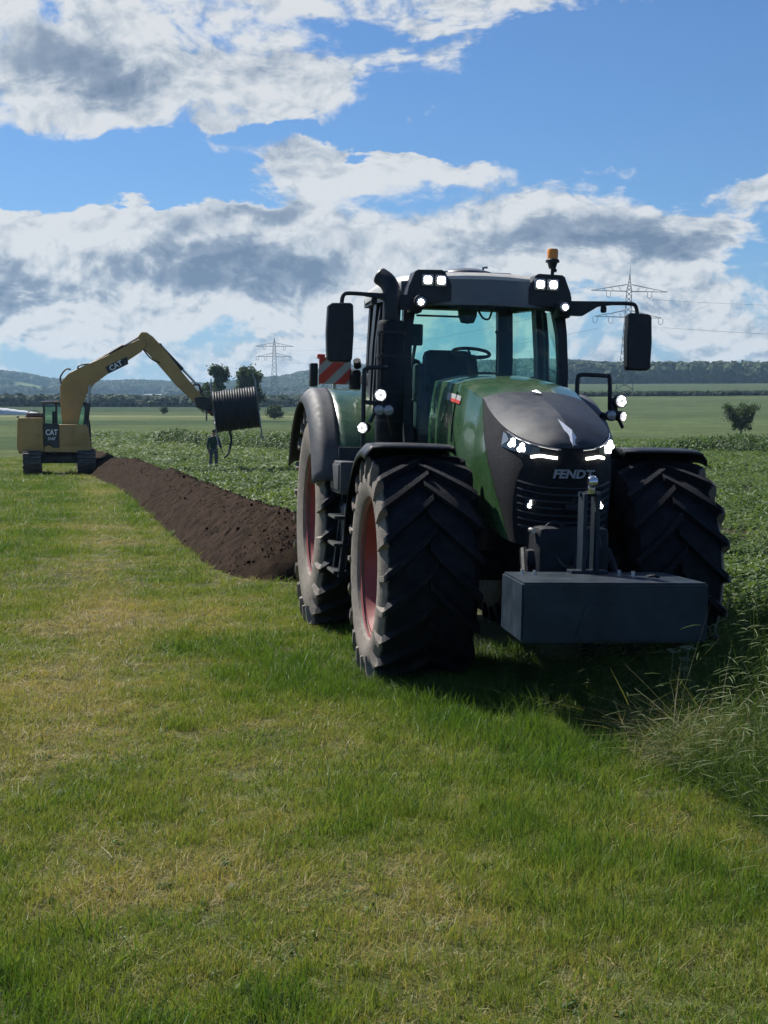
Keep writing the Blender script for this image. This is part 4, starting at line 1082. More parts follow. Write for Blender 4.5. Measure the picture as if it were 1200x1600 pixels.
# roof lamp pods
for s in (-1, 1):
    fl = (lambda m_: m_) if s > 0 else mirror
    q = MB(); q.prism([(.345, 2.99), (.70, 2.95), (.735, 3.02), (.72, 3.10), (.665, 3.235), (.64, 3.25), (.43, 3.255), (.40, 3.235), (.345, 3.13)], 'y', -1.645, -1.42)
    pod = fl(q).build('lamp_pod', black_plastic, TR, smooth=20)
    for x_, r_ in ((.44, .040), (.558, .040)):
        q = MB(); q.box((x_, -1.652, 3.162), (.105, .03, .105), .014); lh = fl(q).build('work_lamp', lens_off, pod)
        q = MB(); disc(q, Vector((x_, -1.668, 3.162)), Vector((0, -1, 0)), r_, 16, .004); lf = fl(q).build('lamp_face', lamp_glow, lh)
        for dx, dz in ((-1, -1), (1, -1), (1, 1), (-1, 1)):
            q = MB(); disc(q, Vector((x_ + dx * r_ * .42, -1.673, 3.162 + dz * r_ * .42)), Vector((0, -1, 0)), r_ * .36, 10, .006); fl(q).build('led', lamp_on, pod)
    # corner lamp lower on the pillar head
    q = MB(); q.lathe([(.0, .06), (.05, .055), (.062, .0), (.06, -.035), (.05, -.04)], 18, Matrix.Translation((.632, -1.745, 2.965)) @ Matrix.Rotation(R(90), 4, 'Z')); q.box((.66, -1.62, 2.94), (.12, .16, .13), .03)
    lh = fl(q).build('corner_lamp', black_plastic, TR)
    q = MB(); disc(q, Vector((.632, -1.775, 2.965)), Vector((.0, -1, 0)), .046, 16, .008); fl(q).build('lamp_face', lens_off, lh)
    q = MB(); disc(q, Vector((.636, -1.784, 2.962)), Vector((.0, -1, 0)), .025, 12, .006); fl(q).build('led', lamp_on, lh)
# glazing
def pane(name, pts):
    q = MB(); q.add(pts, [tuple(range(len(pts)))]); return solid(q.build(name, glass, TR, smooth=0), .006)
ws = MB(); rows = []
for k in range(9):
    z = 1.68 + (3.0 - 1.68) * k / 8; row = []
    xw = np.interp(z, [1.6, 2.05, 2.45, 2.75, 3.0], [.625, .665, .67, .655, .62]); y0 = np.interp(z, [1.6, 2.05, 2.75, 3.0], [-1.56, -1.54, -1.47, -1.42])
    for u in range(-8, 9): row.append(Vector((xw * u / 8, y0 - .11 * (1 - (u / 8) ** 2), z)))
    rows.append(row)
ws.grid(rows); solid(ws.build('windscreen', glass, TR, smooth=60), .006)
for s in (-1, 1):
    pane('door_glass', [(s * .70, -1.46, 1.66), (s * .80, -.64, 1.62), (s * .815, -.64, 2.2), (s * .765, -.64, 2.98), (s * .68, -1.42, 2.98), (s * .715, -1.48, 2.4)])
    pane('quarter_glass', [(s * .80, -.38, 2.40), (s * .70, .36, 2.40), (s * .685, .35, 3.08), (s * .765, -.38, 3.06)])
pane('rear_window', [(-.59, .40, 2.38), (.59, .40, 2.38), (.57, .40, 3.10), (-.57, .40, 3.10)])
# inside the cab
q = MB(); q.tube([(.0 + .17 * math.cos(a), -.97 + .15 * math.sin(a), 2.585 + .05 * math.sin(a)) for a in [6.283 * k / 28 for k in range(29)]], .016, 7, cap=False)
for a in (R(90), R(215), R(325)): q.tube([(0, -.97, 2.55), (.165 * math.cos(a), -.97 + .145 * math.sin(a), 2.585 + .05 * math.sin(a))], .012, 6)
q.tube([(0, -.97, 2.55), (.01, -1.05, 2.35), (.02, -1.2, 2.1)], [.05, .05, .07], 10)
sw = q.build('steering_wheel', interior, TR)
q = MB(); q.box((.03, -1.16, 2.28), (.42, .30, .22), .08, (R(-20), 0, 0)); q.box((.0, -1.2, 1.95), (.5, .28, .5), .08); q.build('dashboard', interior, TR)
q = MB(); q.box((0, -.30, 2.12), (.54, .54, .16), .06); q.box((0, .0, 2.36), (.50, .16, .60), .07, (R(-10), 0, 0)); q.box((-.34, -.3, 2.33), (.10, .5, .10), .03); q.box((.3, -.3, 2.3), (.12, .5, .12), .03); q.box((0, -.25, 1.85), (.4, .4, .4), .05)
q.build('driver_seat', interior, TR)
q = MB(); q.box((-.42, .08, 2.36), (.34, .14, .42), .06, (R(-8), 0, 0)); q.box((-.42, -.1, 2.1), (.36, .4, .14), .05); q.build('passenger_seat', interior, TR)
q = MB(); q.box((-.56, -1.20, 2.72), (.12, .05, .19), .015); q.tube([(-.56, -1.18, 2.65), (-.62, -1.3, 2.4), (-.64, -1.42, 2.2)], .016, 6); q.build('monitor', interior, TR)
q = MB(); q.box((-.50, -1.08, 2.30), (.11, .10, .34), .03); q.box((-.47, -1.08, 2.05), (.14, .14, .34), .04); q.build('control_console', interior, TR)
q = MB(); q.box((-.10, -1.22, 2.98), (.17, .10, .16), .03); q.lathe([(0, .07), (.06, .06), (.085, 0), (.085, -.04)], 16, Matrix.Translation((-.10, -1.22, 2.90)) @ Matrix.Rotation(R(90), 4, 'Y')); q.build('cab_radio', interior, TR)
q = MB(); q.tube(catmull([(-.01, -1.22, 2.97), (.04, -1.22, 2.89), (.10, -1.22, 2.885), (.13, -1.22, 2.99)], 14), .010, 6); q.build('radio_cord', interior, TR)
q = MB(); q.tube([(-.58, -1.30, 2.885), (-.15, -1.30, 2.885)], .010, 6); q.build('sun_blind_bar', interior, TR)
q = MB(); q.tube([(.235, -1.0, 2.36), (.235, -1.0, 2.77)], .009, 6); q.box((.228, -1.0, 2.78), (.03, .02, .03), .008); q.build('phone_mast', interior, TR)
# windscreen wiper resting low
q = MB(); q.tube([(-.40, -1.66, 1.98), (-.18, -1.68, 1.80)], .010, 6); q.tube([(-.18, -1.68, 1.80), (-.05, -1.66, 1.72)], .014, 6); q.build('wiper', black_plastic, TR)

# ------------------------------------------------------------------ exhaust, mirrors, rails, lamps
q = MB(); q.lathe([(.0, -.0), (.115, 0), (.12, .02), (.12, 1.02), (.10, 1.06), (.085, 1.06)], 26, Matrix.Translation((-.868, -1.66, 1.745)) @ Matrix.Rotation(R(-90), 4, 'Y'))
ex = q.build('exhaust_guard', dark_steel, TR)
for zz in (1.95, 2.2, 2.5, 2.7):
    q = MB(); q.lathe([(.123, -.012), (.126, -.012), (.126, .012), (.123, .012)], 26, Matrix.Translation((-.868, -1.66, zz)) @ Matrix.Rotation(R(-90), 4, 'Y'), closed=True); q.build('guard_band', black_plastic, ex)
slot = MB(); slot.box((0, 0, 0), (.022, .006, .010), 0); sm = slot.mesh('guard_slot', 0); sm.materials.append(mesh_black)
for k in range(40):
    for a in (200, 225):
        zz = 1.84 + k * .0225
        if any(abs(zz - b_) < .02 for b_ in (1.95, 2.2, 2.5, 2.7)): continue
        aa = R(a); link_mesh('guard_slot', sm, None, ex, (-.868 + .1215 * math.cos(aa), -1.66 + .1215 * math.sin(aa), zz), (0, 0, aa + R(90)))
q = MB(); q.tube(catmull([(-.868, -1.66, 2.79), (-.865, -1.66, 2.95), (-.868, -1.645, 3.06), (-.90, -1.60, 3.14), (-.955, -1.55, 3.19)], 18), [.074] * 19, 20, cap=False)
solid(q.build('exhaust_pipe', black_plastic, TR, smooth=50), .006)
def mirror_arm(m_):
    m_.prism([(.70, 2.90), (.70, 3.025), (1.10, 3.035), (1.10, 3.005), (.96, 2.985), (.82, 2.90)], 'y', -1.70, -1.63)
    m_.tube(catmull([(1.08, -1.665, 3.02), (1.22, -1.69, 3.022), (1.285, -1.71, 3.01), (1.305, -1.72, 2.96), (1.305, -1.725, 2.90)], 16), .018, 8)
    m_.box((1.02, -1.66, 2.965), (.05, .05, .06), .015)
arms = both(mirror_arm, 'mirror_arm', black_plastic)
for s in (-1, 1):
    fl = (lambda m_: m_) if s > 0 else mirror
    q = MB(); q.prism([(1.215, 2.46), (1.235, 2.437), (1.40, 2.437), (1.425, 2.46), (1.435, 2.68), (1.425, 2.91), (1.40, 2.93), (1.235, 2.935), (1.215, 2.92), (1.205, 2.70)], 'y', -1.775, -1.665)
    mh = fl(q).build('mirror', black_plastic, TR, smooth=25)
    md_ = mh.modifiers.new('soft', 'BEVEL'); md_.width = .012; md_.segments = 2
    q = MB(); q.box((1.32, -1.66, 2.685), (.18, .008, .43), 0); fl(q).build('mirror_glass', chrome, mh)
    rb = MB(); rb.box((0, 0, 0), (.012, .08, .012), 0); rm = rb.mesh('edge_rib', 0); rm.materials.append(black_plastic)
    for k in range(18): link_mesh('edge_rib', rm, None, mh, (s * (1.432 - .004 * abs(k - 8.5) / 4), -1.72, 2.475 + k * .0245))
# hand rails carrying the front lamps
railL = MB(); railL.tube(catmull([(-1.145, -1.99, 1.72), (-1.145, -1.99, 2.30), (-1.135, -1.99, 2.372), (-1.06, -1.99, 2.388), (-.95, -1.99, 2.39)], 22), .019, 8); railL.build('hand_rail', black_plastic, TR)
railR = MB(); railR.tube(catmull([(.70, -1.99, 2.10), (.70, -1.99, 2.33), (.72, -1.99, 2.372), (.80, -1.99, 2.377), (.95, -1.99, 2.372), (.985, -1.99, 2.345), (.995, -1.99, 2.08)], 26), .019, 8); railR.build('hand_rail', black_plastic, TR)
def round_lamp(c, d, r_, lit=True, body=.11):
    d = Vector(d).normalized(); c = Vector(c); q = MB(); q.tube([c - d * body, c - d * body * .45, c], [r_ * .55, r_ * .95, r_ * 1.08], 18)
    o = q.build('side_lamp', black_plastic, TR); q = MB(); disc(q, c + d * .002, d, r_ * .92, 18, .012); f_ = q.build('lamp_face', lamp_glow if lit else lens_off, o)
    if lit:
        u_ = d.orthogonal().normalized(); w_ = d.cross(u_)
        for k in range(6):
            q = MB(); disc(q, c + d * .010 + (u_ * math.cos(k * 1.0472) + w_ * math.sin(k * 1.0472)) * r_ * .52, d, r_ * .25, 10, .006); q.build('led', lamp_on, o)
    return o
round_lamp((-1.025, -2.12, 2.158), (-.05, -1, 0), .052); round_lamp((1.05, -2.12, 2.158), (.3, -1, 0), .056)
round_lamp((-1.165, -2.09, 1.885), (-.55, -.8, -.05), .048); round_lamp((1.075, -2.10, 2.028), (.75, -.7, -.1), .045)
round_lamp((-1.03, -2.09, 2.035), (0, -1, 0), .046, False, .16); round_lamp((-.95, -2.09, 2.035), (0, -1, 0), .046, False, .16)
round_lamp((.98, -2.09, 2.035), (0, -1, 0), .046, False, .16)
for s in (-1, 1):
    q = MB(); q.tube([(s * 1.145 if s < 0 else .995, -1.99, 2.10), (s * 1.03, -2.03, 2.09), (s * .93, -2.02, 2.0)], .02, 8); q.box((s * 1.02, -2.02, 2.09), (.06, .06, .10), .012); q.tube([(s * 1.03, -2.03, 2.06), (s * 1.10, -2.04, 1.93)], .016, 6); q.tube([(s * .94, -1.98, 2.05), (s * .82, -1.7, 1.75)], .022, 8)
    q.build('lamp_bracket', black_plastic, TR)
# beacon
q = MB(); q.tube([(.622, -1.4, 3.24), (.622, -1.4, 3.33)], .016, 8); q.box((.645, -1.4, 3.315), (.03, .03, .03), .006); q.lathe([(0, 0), (.03, .0), (.045, .05), (.062, .055), (.062, .075), (.05, .085)], 20, Matrix.Translation((.62, -1.4, 3.33)) @ Matrix.Rotation(R(-90), 4, 'Y'))
be = q.build('beacon_base', black_plastic, TR)
q = MB(); q.lathe([(.048, .0), (.05, .07), (.042, .088), (0, .09)], 20, Matrix.Translation((.62, -1.4, 3.415)) @ Matrix.Rotation(R(-90), 4, 'Y')); q.build('beacon_lens', amber, be)
# warning board standing on the back of the near fender
q = MB(); q.box((-1.00, .86, 2.455), (.33, .02, .27), 0); q.box((-1.00, .885, 2.44), (.03, .03, .5), 0); wb = q.build('warning_board', white_film, TR)
for k, pl in enumerate(([(-1.165, 2.59), (-1.165, 2.50), (-1.075, 2.59)], [(-1.165, 2.40), (-1.165, 2.32), (-1.12, 2.32), (-.865, 2.575), (-.865, 2.59), (-.975, 2.59)], [(-1.01, 2.32), (-.90, 2.32), (-.835, 2.385), (-.835, 2.495)])):
    q = MB(); q.prism(pl, 'y', .843, .848); q.build('red_stripe', red_film, wb)
q = MB(); q.box((-1.215, .90, 2.41), (.08, .12, .24), .015); q.build('tail_lamp_box', black_plastic, TR)
q = MB(); q.box((-1.14, .9, 2.60), (.08, .05, .05), .01); q.build('tail_lamp', red_film, TR)
q = MB(); q.box((-.80, .80, 2.36), (.10, .22, .22), .03); q.tube([(-.78, .75, 2.5), (-.80, .7, 2.56)], .04, 10); q.build('rear_bracket', dark_steel, TR)
# step unit and tool box on the near side
q = MB(); q.box((-1.19, -1.22, 1.445), (.15, .62, .285), .015); tb_ = q.build('tool_box', fender_grey, TR)
q = MB(); q.box((-1.272, -1.25, 1.45), (.012, .5, .22), .004); q.build('tool_box_lid', fender_grey, tb_)
for y_ in (-1.48, -1.12):
    q = MB(); q.bar((-1.16, y_, 1.30), (-1.24, y_ - .02, .58), .03, .05); q.build('step_rail', black_plastic, TR)
for z_ in (.62, .86, 1.10):
    q = MB(); q.box((-1.20, -1.30, z_), (.20, .42, .03), .006); st = q.build('step', dark_steel, TR)
    q = MB(); q.box((-1.302, -1.30, z_ + .002), (.006, .40, .02), 0); q.build('step_edge', steel, st)
q = MB(); q.box((-.95, -1.05, .98), (.5, .8, .5), .06); q.build('fuel_tank', black_plastic, TR)
q = MB(); q.box((.95, -1.25, .95), (.5, 1.2, .6), .06); q.build('fuel_tank', black_plastic, TR)
q = MB(); q.tube([(-1.10, -1.42, 1.27), (-1.14, -1.44, 1.22), (-1.20, -1.46, .66)], .012, 6); q.build('step_grab_tube', steel, TR)

# ------------------------------------------------------------------ front weight (hangs in the linkage, a thing of its own)
M_T = Matrix.Translation((.5753, 14.4485, 0)) @ Matrix.Rotation(YAW, 4, 'Z') @ Matrix.Rotation(TILT, 4, 'Y')
wl = M_T @ Vector((0, -4.87, .555))
FW = empty('front_weight', wl, (0, TILT, YAW))
tag(FW, 'dark blue grey box shaped front weight carried low before the tractor', 'weight')
weight_mat = pmat('weight_paint', (.012, .024, .039), .45, .1, .3, 3.5, .12, 30, spec=.28, dust=.12, dustcol=(.20, .19, .17))
bm = bmesh.new(); bmesh.ops.create_cube(bm, size=1)
for v in bm.verts:
    v.co = Vector((v.co.x * 1.24, v.co.y * .70, .1925 + v.co.z * .385))
    if v.co.y > 0: v.co.x *= .925
bmesh.ops.bevel(bm, geom=bm.edges[:], offset=.014, segments=2, affect='EDGES')
me = bpy.data.meshes.new('weight_block'); bm.to_mesh(me); bm.free()
me.polygons.foreach_set('use_smooth', [True] * len(me.polygons)); me.set_sharp_from_angle(angle=R(30))
link_mesh('weight_block', me, weight_mat, FW)
# raised panel on the front
q = MB(); q.prism([(-.27, .02), (.27, .02), (.20, .25), (-.20, .25)], 'y', -.358, -.345); q.build('front_panel', weight_mat, FW, smooth=20)
q = MB(); q.box((.0, .27, .395), (.26, .12, .025), .006)
for s in (-1, 1): q.box((s * .045, .27, .66), (.028, .13, .53), .006)
q.tube([(-.075, .27, .92), (.075, .27, .92)], .018, 8)
post = q.build('top_link_post', weight_mat, FW, smooth=20)
q = MB(); q.lathe([(0, -.03), (.03, -.03), (.042, -.012), (.042, .012), (.03, .03), (0, .03)], 18, Matrix.Translation((0, .22, 1.005)) @ Matrix.Rotation(0, 4, 'Z')); q.box((0, .25, .96), (.05, .06, .08), .01); q.build('link_ball', chrome, post)
for x_, y_ in ((-.47, .22), (-.40, .16), (.20, .20), (.27, .12)):
    q = MB(); q.tube([(x_, y_, .38), (x_, y_, .415)], .014, 8); q.build('bolt', chrome, FW)
q = MB(); q.tube(catmull([(.33, .02, .387), (.37, -.02, .40), (.41, .02, .387)], 8), .012, 6); q.build('lifting_eye', dark_steel, FW)
for s in (-1, 1):
    q = MB(); q.box((s * .385, .36, .15), (.10, .10, .12), .02); q.build('linkage_lug', weight_mat, FW)

# ================================================================== excavator
cat_yellow = pmat('dusty_yellow_paint', (.47, .285, .085), .5, 0, .14, 1.2, .1, 12, dust=.38, dustcol=(.26, .21, .15))
exc_black = pmat('excavator_black', (.030, .032, .035), .55, 0, .2, 3, 0, 1, dust=.2)
track_steel = pmat('track_steel', (.055, .052, .050), .6, .3, .25, 3, .3, 10, dust=.4)
rust = pmat('rusty_steel', (.20, .085, .05), .8, .1, .3, 4, .2, 20)
white_letter = pmat('white_letter', (.75, .75, .74), .5, 0, .03)
cab_glass = glassmat('excavator_glass', (.62, .80, .78))
E_D = 61.5
ex0 = at(93, E_D); EYAW = math.atan2(-ex0[0], ex0[1])
EX = empty('excavator', tz(ex0), (0, 0, EYAW))
tag(EX, 'dusty yellow tracked excavator with raised boom beside the soil heap', 'excavator')
K = 2300 / math.hypot(*ex0)
def ep(u, v): return ((u - 93) / K, (742 - v) / K)
# undercarriage: two tracks seen end-on
for s in (-1, 1):
    q = MB(); prof = []
    for a in range(90, 271, 20): prof.append((-1.65 + .44 * math.cos(R(a)), .48 + .46 * math.sin(R(a))))
    for a in range(-90, 91, 20): prof.append((1.65 + .44 * math.cos(R(a)), .48 + .46 * math.sin(R(a))))
    q.prism(prof, 'x', s * 1.08 - .34, s * 1.08 + .34)
    tk = q.build('track', track_steel, EX, smooth=25)
    sh = MB(); sh.box((0, 0, 0), (.72, .17, .05), 0); sh.box((0, .05, .035), (.72, .025, .04), 0); shm = sh.mesh('track_shoe', 0); shm.materials.append(track_steel)
    loop = []
    per = 3.3 * 2 + 2 * math.pi * .46; nsh = 44
    for k in range(nsh):
        d = per * k / nsh
        if d < 3.3: loop.append((-1.65 + d, .94, 0))
        elif d < 3.3 + math.pi * .46: a = (d - 3.3) / .46; loop.append((1.65 + .46 * math.sin(a), .48 + .46 * math.cos(a), -a))
        elif d < 6.6 + math.pi * .46: loop.append((1.65 - (d - 3.3 - math.pi * .46), .02, math.pi))
        else: a = (d - 6.6 - math.pi * .46) / .46; loop.append((-1.65 - .46 * math.sin(a), .48 - .46 * math.cos(a), math.pi - a))
    for yy, zz, aa in loop: link_mesh('track_shoe', shm, None, tk, (s * 1.08, yy, zz + .0), (aa, 0, 0))
q = MB(); q.box((0, 0, .62), (1.5, 1.5, .34), .06); q.box((0, 0, .70), (1.9, .5, .3), .05); q.lathe([(0, 0), (.65, 0), (.65, .28), (0, .28)], 24, Matrix.Translation((0, 0, .66)) @ Matrix.Rotation(R(-90), 4, 'Y')); q.build('undercarriage', track_steel, EX)
# upper structure, its right flank towards the camera
q = MB(); q.box((-.22, 0, .98), (2.8, 2.4, .22), .04); q.build('turntable_frame', exc_black, EX)
q = MB(); q.prism([(-1.66, .98), (-1.69, 1.15), (-1.66, 2.26), (-1.58, 2.33), (-.62, 2.33), (-.62, .93), (-1.50, .88)], 'y', -1.24, 1.24)
cw = q.build('counterweight', cat_yellow, EX, smooth=25); m_ = cw.modifiers.new('soft', 'BEVEL'); m_.width = .05; m_.segments = 2
q = MB(); q.prism([(-.60, 1.20), (-.60, 2.10), (-.02, 2.08), (-.02, 1.12), (-.22, 1.12), (-.42, 1.26)], 'y', -1.26, 1.0); dp = q.build('decal_panel', exc_black, EX, smooth=20)
q = MB(); q.prism([(-.615, .92), (-.615, 1.12), (-.42, 1.24), (-.22, 1.10), (.0, 1.10), (.0, 2.05), (1.10, 2.05), (1.16, 1.9), (1.26, 1.35), (1.27, .90)], 'y', -1.24, -.32); hs_ = q.build('side_housing', cat_yellow, EX, smooth=20)
m_ = hs_.modifiers.new('soft', 'BEVEL'); m_.width = .025; m_.segments = 2
for x0, x1 in ((-1.5, -.72), (.06, .55), (.60, 1.08)):
    q = MB(); q.box(((x0 + x1) / 2, -1.247, 1.58), (x1 - x0, .02, .80 if x0 > -1 else 1.1), .008); pd = q.build('service_door', cat_yellow, EX)
    q = MB(); q.box((x1 - .08, -1.262, 1.62), (.05, .015, .03), 0); q.build('door_latch', exc_black, pd)
q = MB(); q.tube(catmull([(-1.35, -1.1, 2.33), (-1.2, -1.1, 2.56), (-.95, -1.1, 2.62), (-.72, -1.1, 2.48)], 14), .02, 6); q.build('deck_rail', steel, EX)
q = MB(); q.box((-.95, .2, 2.42), (.75, 1.0, .22), .06); q.build('engine_cover', exc_black, EX)
q = MB(); q.box((-1.63, -1.1, 2.36), (.09, .14, .06), .01); q.build('rear_camera', exc_black, EX)
tm = text_mesh('CAT', .34, 0, .006, .012); lt = link_mesh('lettering', tm, white_letter, dp, (-.30, -1.272, 1.72), (R(90), 0, 0), (.72, .92, 1))
tm = text_mesh('316F', .20, 0, .006, .006); lt = link_mesh('lettering', tm, white_letter, dp, (-.30, -1.272, 1.47), (R(90), 0, 0), (.78, .85, 1))
# cab on the far side
q = MB()
for x_, y_ in ((-.62, .35), (-.62, 1.22), (1.18, .35), (1.18, 1.22)):
    q.sweep([(x_ + (.12 if x_ > 0 else 0), y_, 1.05), (x_ + (.08 if x_ > 0 else 0), y_, 2.0), (x_ - (.10 if x_ > 0 else -.02), y_, 2.92)], .08, .08, up=(0, 1, 0))
q.box((.30, .78, 1.25), (1.9, .95, .5), .04); q.box((.28, .78, 2.96), (2.02, 1.02, .08), .03); q.box((-.1, .36, 2.0), (.09, .05, 1.9), 0)
ec = q.build('operator_cab', exc_black, EX, smooth=20)
q = MB(); q.add([(-.6, .34, 1.5), (1.24, .34, 1.5), (1.08, .34, 2.9), (-.6, .34, 2.9)], [(0, 1, 2, 3)]); q.build('cab_window', cab_glass, ec, smooth=0)
q = MB(); q.add([(1.26, .35, 1.3), (1.26, 1.2, 1.3), (1.10, 1.2, 2.9), (1.10, .35, 2.9)], [(0, 1, 2, 3)]); q.build('cab_window', cab_glass, ec, smooth=0)
q = MB(); q.add([(-.6, 1.23, 1.5), (1.24, 1.23, 1.5), (1.08, 1.23, 2.9), (-.6, 1.23, 2.9)], [(0, 1, 2, 3)]); q.build('cab_window', cab_glass, ec, smooth=0)
q = MB(); q.box((0, .78, 1.75), (.5, .5, .6), .1); q.box((-.2, .78, 2.25), (.16, .45, .7), .06); q.build('operator_seat', exc_black, ec)
q = MB(); q.box((-.3, .78, 3.03), (.6, .6, .07), .02); q.build('roof_hatch', lens_off, ec)
# boom and stick: welded box sections in the plane of the arm
def sect(name, pxs, y0, y1, mat, bev=.03):
    q = MB(); q.prism([ep(u, v) for u, v in pxs], 'y', y0, y1); o = q.build(name, mat, EX, smooth=30)
    if bev: m_ = o.modifiers.new('soft', 'BEVEL'); m_.width = bev; m_.segments = 2
    return o
boom = sect('boom', [(98, 668), (96, 640), (95, 612), (99, 600), (108, 590), (125, 581), (165, 563), (212, 538), (222, 536), (226, 546), (218, 556), (170, 588), (146, 606), (134, 622), (126, 645), (122, 668)], -.24, .22, cat_yellow)
stick = sect('stick', [(213, 533), (218, 526), (226, 526), (236, 533), (254, 553), (276, 582), (314, 628), (306, 640), (296, 630), (270, 606), (248, 580), (230, 560), (224, 554), (218, 552)], -.18, .16, cat_yellow)
def cyl(name, a, b, y, r1, r2, split):
    A = Vector((ep(*a)[0], y, ep(*a)[1])); B = Vector((ep(*b)[0], y, ep(*b)[1])); C = A.lerp(B, split); q = MB(); q.tube([A, C], r1, 10); o = q.build(name, exc_black, EX)
    q = MB(); q.tube([C, B], r2, 8); q.build('piston_rod', steel, o); q = MB(); q.tube([A + Vector((0, -.12, 0)), A + Vector((0, .12, 0))], .1, 10); q.build('pin_eye', exc_black, o); return o
cyl('stick_cylinder', (146, 575), (219, 531), 0, .115, .065, .62)
cyl('bucket_cylinder', (246, 546), (304, 607), 0, .085, .05, .60)
for y_ in (-.42, .40): cyl('boom_cylinder', (132, 676), (140, 608), y_, .10, .06, .6)
for k, pth in enumerate(([(122, 584), (124, 578), (134, 576), (146, 575)], [(98, 606), (96, 596), (104, 584), (112, 584)], [(218, 548), (228, 562), (238, 570), (246, 572)], [(170, 561), (186, 550), (200, 545), (214, 540)])):
    q = MB(); q.tube(catmull([(ep(u, v)[0], -.2, ep(u, v)[1]) for u, v in pth], 14), .035, 6); q.build('hydraulic_hose', exc_black, EX)
q = MB(); q.tube(catmull([(ep(u, v)[0], 0, ep(u, v)[1]) for u, v in ((292, 622), (292, 610), (304, 605), (308, 612), (310, 630))], 14), .05, 8); q.build('bucket_link', exc_black, EX)
sect('quick_coupler', [(298, 626), (312, 624), (325, 626), (327, 645), (318, 646), (300, 640)], -.3, .28, exc_black, .02)
sect('rotator', [(320, 640), (327, 632), (334, 642), (331, 652), (326, 655), (320, 648)], -.2, .2, rust, .02)
pt = ep(179, 578)
q = MB(); q.prism([ep(u, v) for u, v in ((168, 590), (163, 580), (180, 571), (196, 564), (198, 575))], 'y', -.252, -.243); bp = q.build('boom_decal', exc_black, boom, smooth=0)
tm = text_mesh('CAT', .36, 0, .004, .012); link_mesh('lettering', tm, white_letter, bp, (pt[0], -.262, pt[1]), (R(90), R(-29), 0), (.8, .85, 1))

# ================================================================== pipe reel held by the excavator
pipe_black = pmat('black_pipe', (.020, .022, .027), .55, 0, .15, 3, .1, 30, spec=.35)
reel_steel = pmat('reel_steel', (.30, .31, .32), .45, .5, .15, 4, 0, 1, dust=.2)
RD = 62.6
rl = at(369.5, RD); Kr = 2300 / math.hypot(*rl); rz0 = float(CAM_H - (640 - 656.76) * RD / F_PX)
RE = empty('pipe_reel', (rl[0], rl[1], rz0), (0, -R(7), math.atan2(-rl[0], rl[1]) * .9))
tag(RE, 'large reel wound with black corrugated pipe hanging from the excavator arm', 'pipe reel')
q = MB(); q.tube([(-.92, 0, 0), (.92, 0, 0)], .60, 28); q.build('drum', exc_black, RE, smooth=30)
tor = MB(); tor.lathe([(.83 + .045 * math.cos(R(a)), .056 * math.sin(R(a))) for a in range(0, 360, 45)], 44, closed=True); tme = tor.mesh('pipe_winding', 60); tme.materials.append(pipe_black)
for k in range(17): link_mesh('pipe_winding', tme, None, RE, (-.86 + k * .1075, 0, 0), (R(k * 7), 0, 0), (1, 1 + .012 * math.sin(k * 2.1), 1 + .012 * math.cos(k * 1.3)))
for s in (-1, 1):
    for k in range(6):
        a = R(60 * k + 90 + 4 * s); L = 1.42 if k % 3 == 0 else 1.2
        q = MB(); q.tube([(s * .93, .08 * math.cos(a), .08 * math.sin(a)), (s * .95, L * .8 * math.cos(a), L * .8 * math.sin(a)), (s * (.93 if k else .88), L * math.cos(a), L * math.sin(a))], .032, 6); q.build('reel_arm', reel_steel, RE)
    q = MB(); q.tube([(s * .92, 0, 0), (s * 1.0, 0, 0)], .16, 14); q.build('reel_hub', reel_steel, RE)
q = MB(); q.tube([(-1.0, 0, 0), (-1.22, 0, .05)], .06, 10); q.build('reel_axle', rust, RE)
q = MB(); q.tube(catmull([(-.40, .3, -.86), (-.36, .1, -1.2), (-.48, 0, -1.62), (-.62, -.1, -1.86), (-.78, -.1, -1.95)], 22), .052, 8); q.build('loose_pipe_end', pipe_black, RE)

# ================================================================== person guiding the pipe
skin = pmat('skin', (.42, .26, .19), .6, 0, .05)
jacket = pmat('dark_green_jacket', (.030, .060, .050), .85, 0, .2, 8)
trousers = pmat('grey_trousers', (.10, .105, .115), .9, 0, .2, 8)
cloth_dark = pmat('dark_cap', (.025, .025, .028), .9, 0, .2)
pl = at(334, 65.0); PE = empty('person', tz(pl), (0, 0, math.atan2(-pl[0], pl[1])))
tag(PE, 'person in a dark green jacket and grey trousers guiding the loose pipe', 'person')
def skinned(name, verts, edges, radii, mat, root=0, parent=PE):
    me = bpy.data.meshes.new(name); me.from_pydata(verts, edges, []); o = link_mesh(name, me, None, parent)
    o.modifiers.new('skin', 'SKIN'); sv = me.skin_vertices[0].data
    for v, r_ in zip(sv, radii): v.radius = r_ if isinstance(r_, tuple) else (r_, r_)
    sv[root].use_root = True
    sb = o.modifiers.new('sub', 'SUBSURF'); sb.levels = 2; sb.render_levels = 2
    dg = bpy.context.evaluated_depsgraph_get(); m2 = bpy.data.meshes.new_from_object(o.evaluated_get(dg)); m2.name = name
    bpy.data.objects.remove(o); m2.polygons.foreach_set('use_smooth', [True] * len(m2.polygons)); m2.materials.clear(); m2.materials.append(mat)
    return link_mesh(name, m2, None, parent)
BV = [(0, 0, .95), (0, 0, 1.18), (0, 0, 1.40), (.01, 0, 1.52), (.02, 0, 1.60), (.03, 0, 1.70), (-.17, 0, 1.42), (-.25, .02, 1.15), (-.23, -.05, .90), (-.22, -.06, .81), (.17, 0, 1.42), (.27, -.05, 1.16), (.33, -.16, .95), (.36, -.18, .87), (-.10, 0, .88), (-.13, -.02, .48), (-.14, .02, .08), (-.15, -.12, .03), (.10, 0, .88), (.12, -.03, .48), (.11, .02, .08), (.12, -.12, .03)]
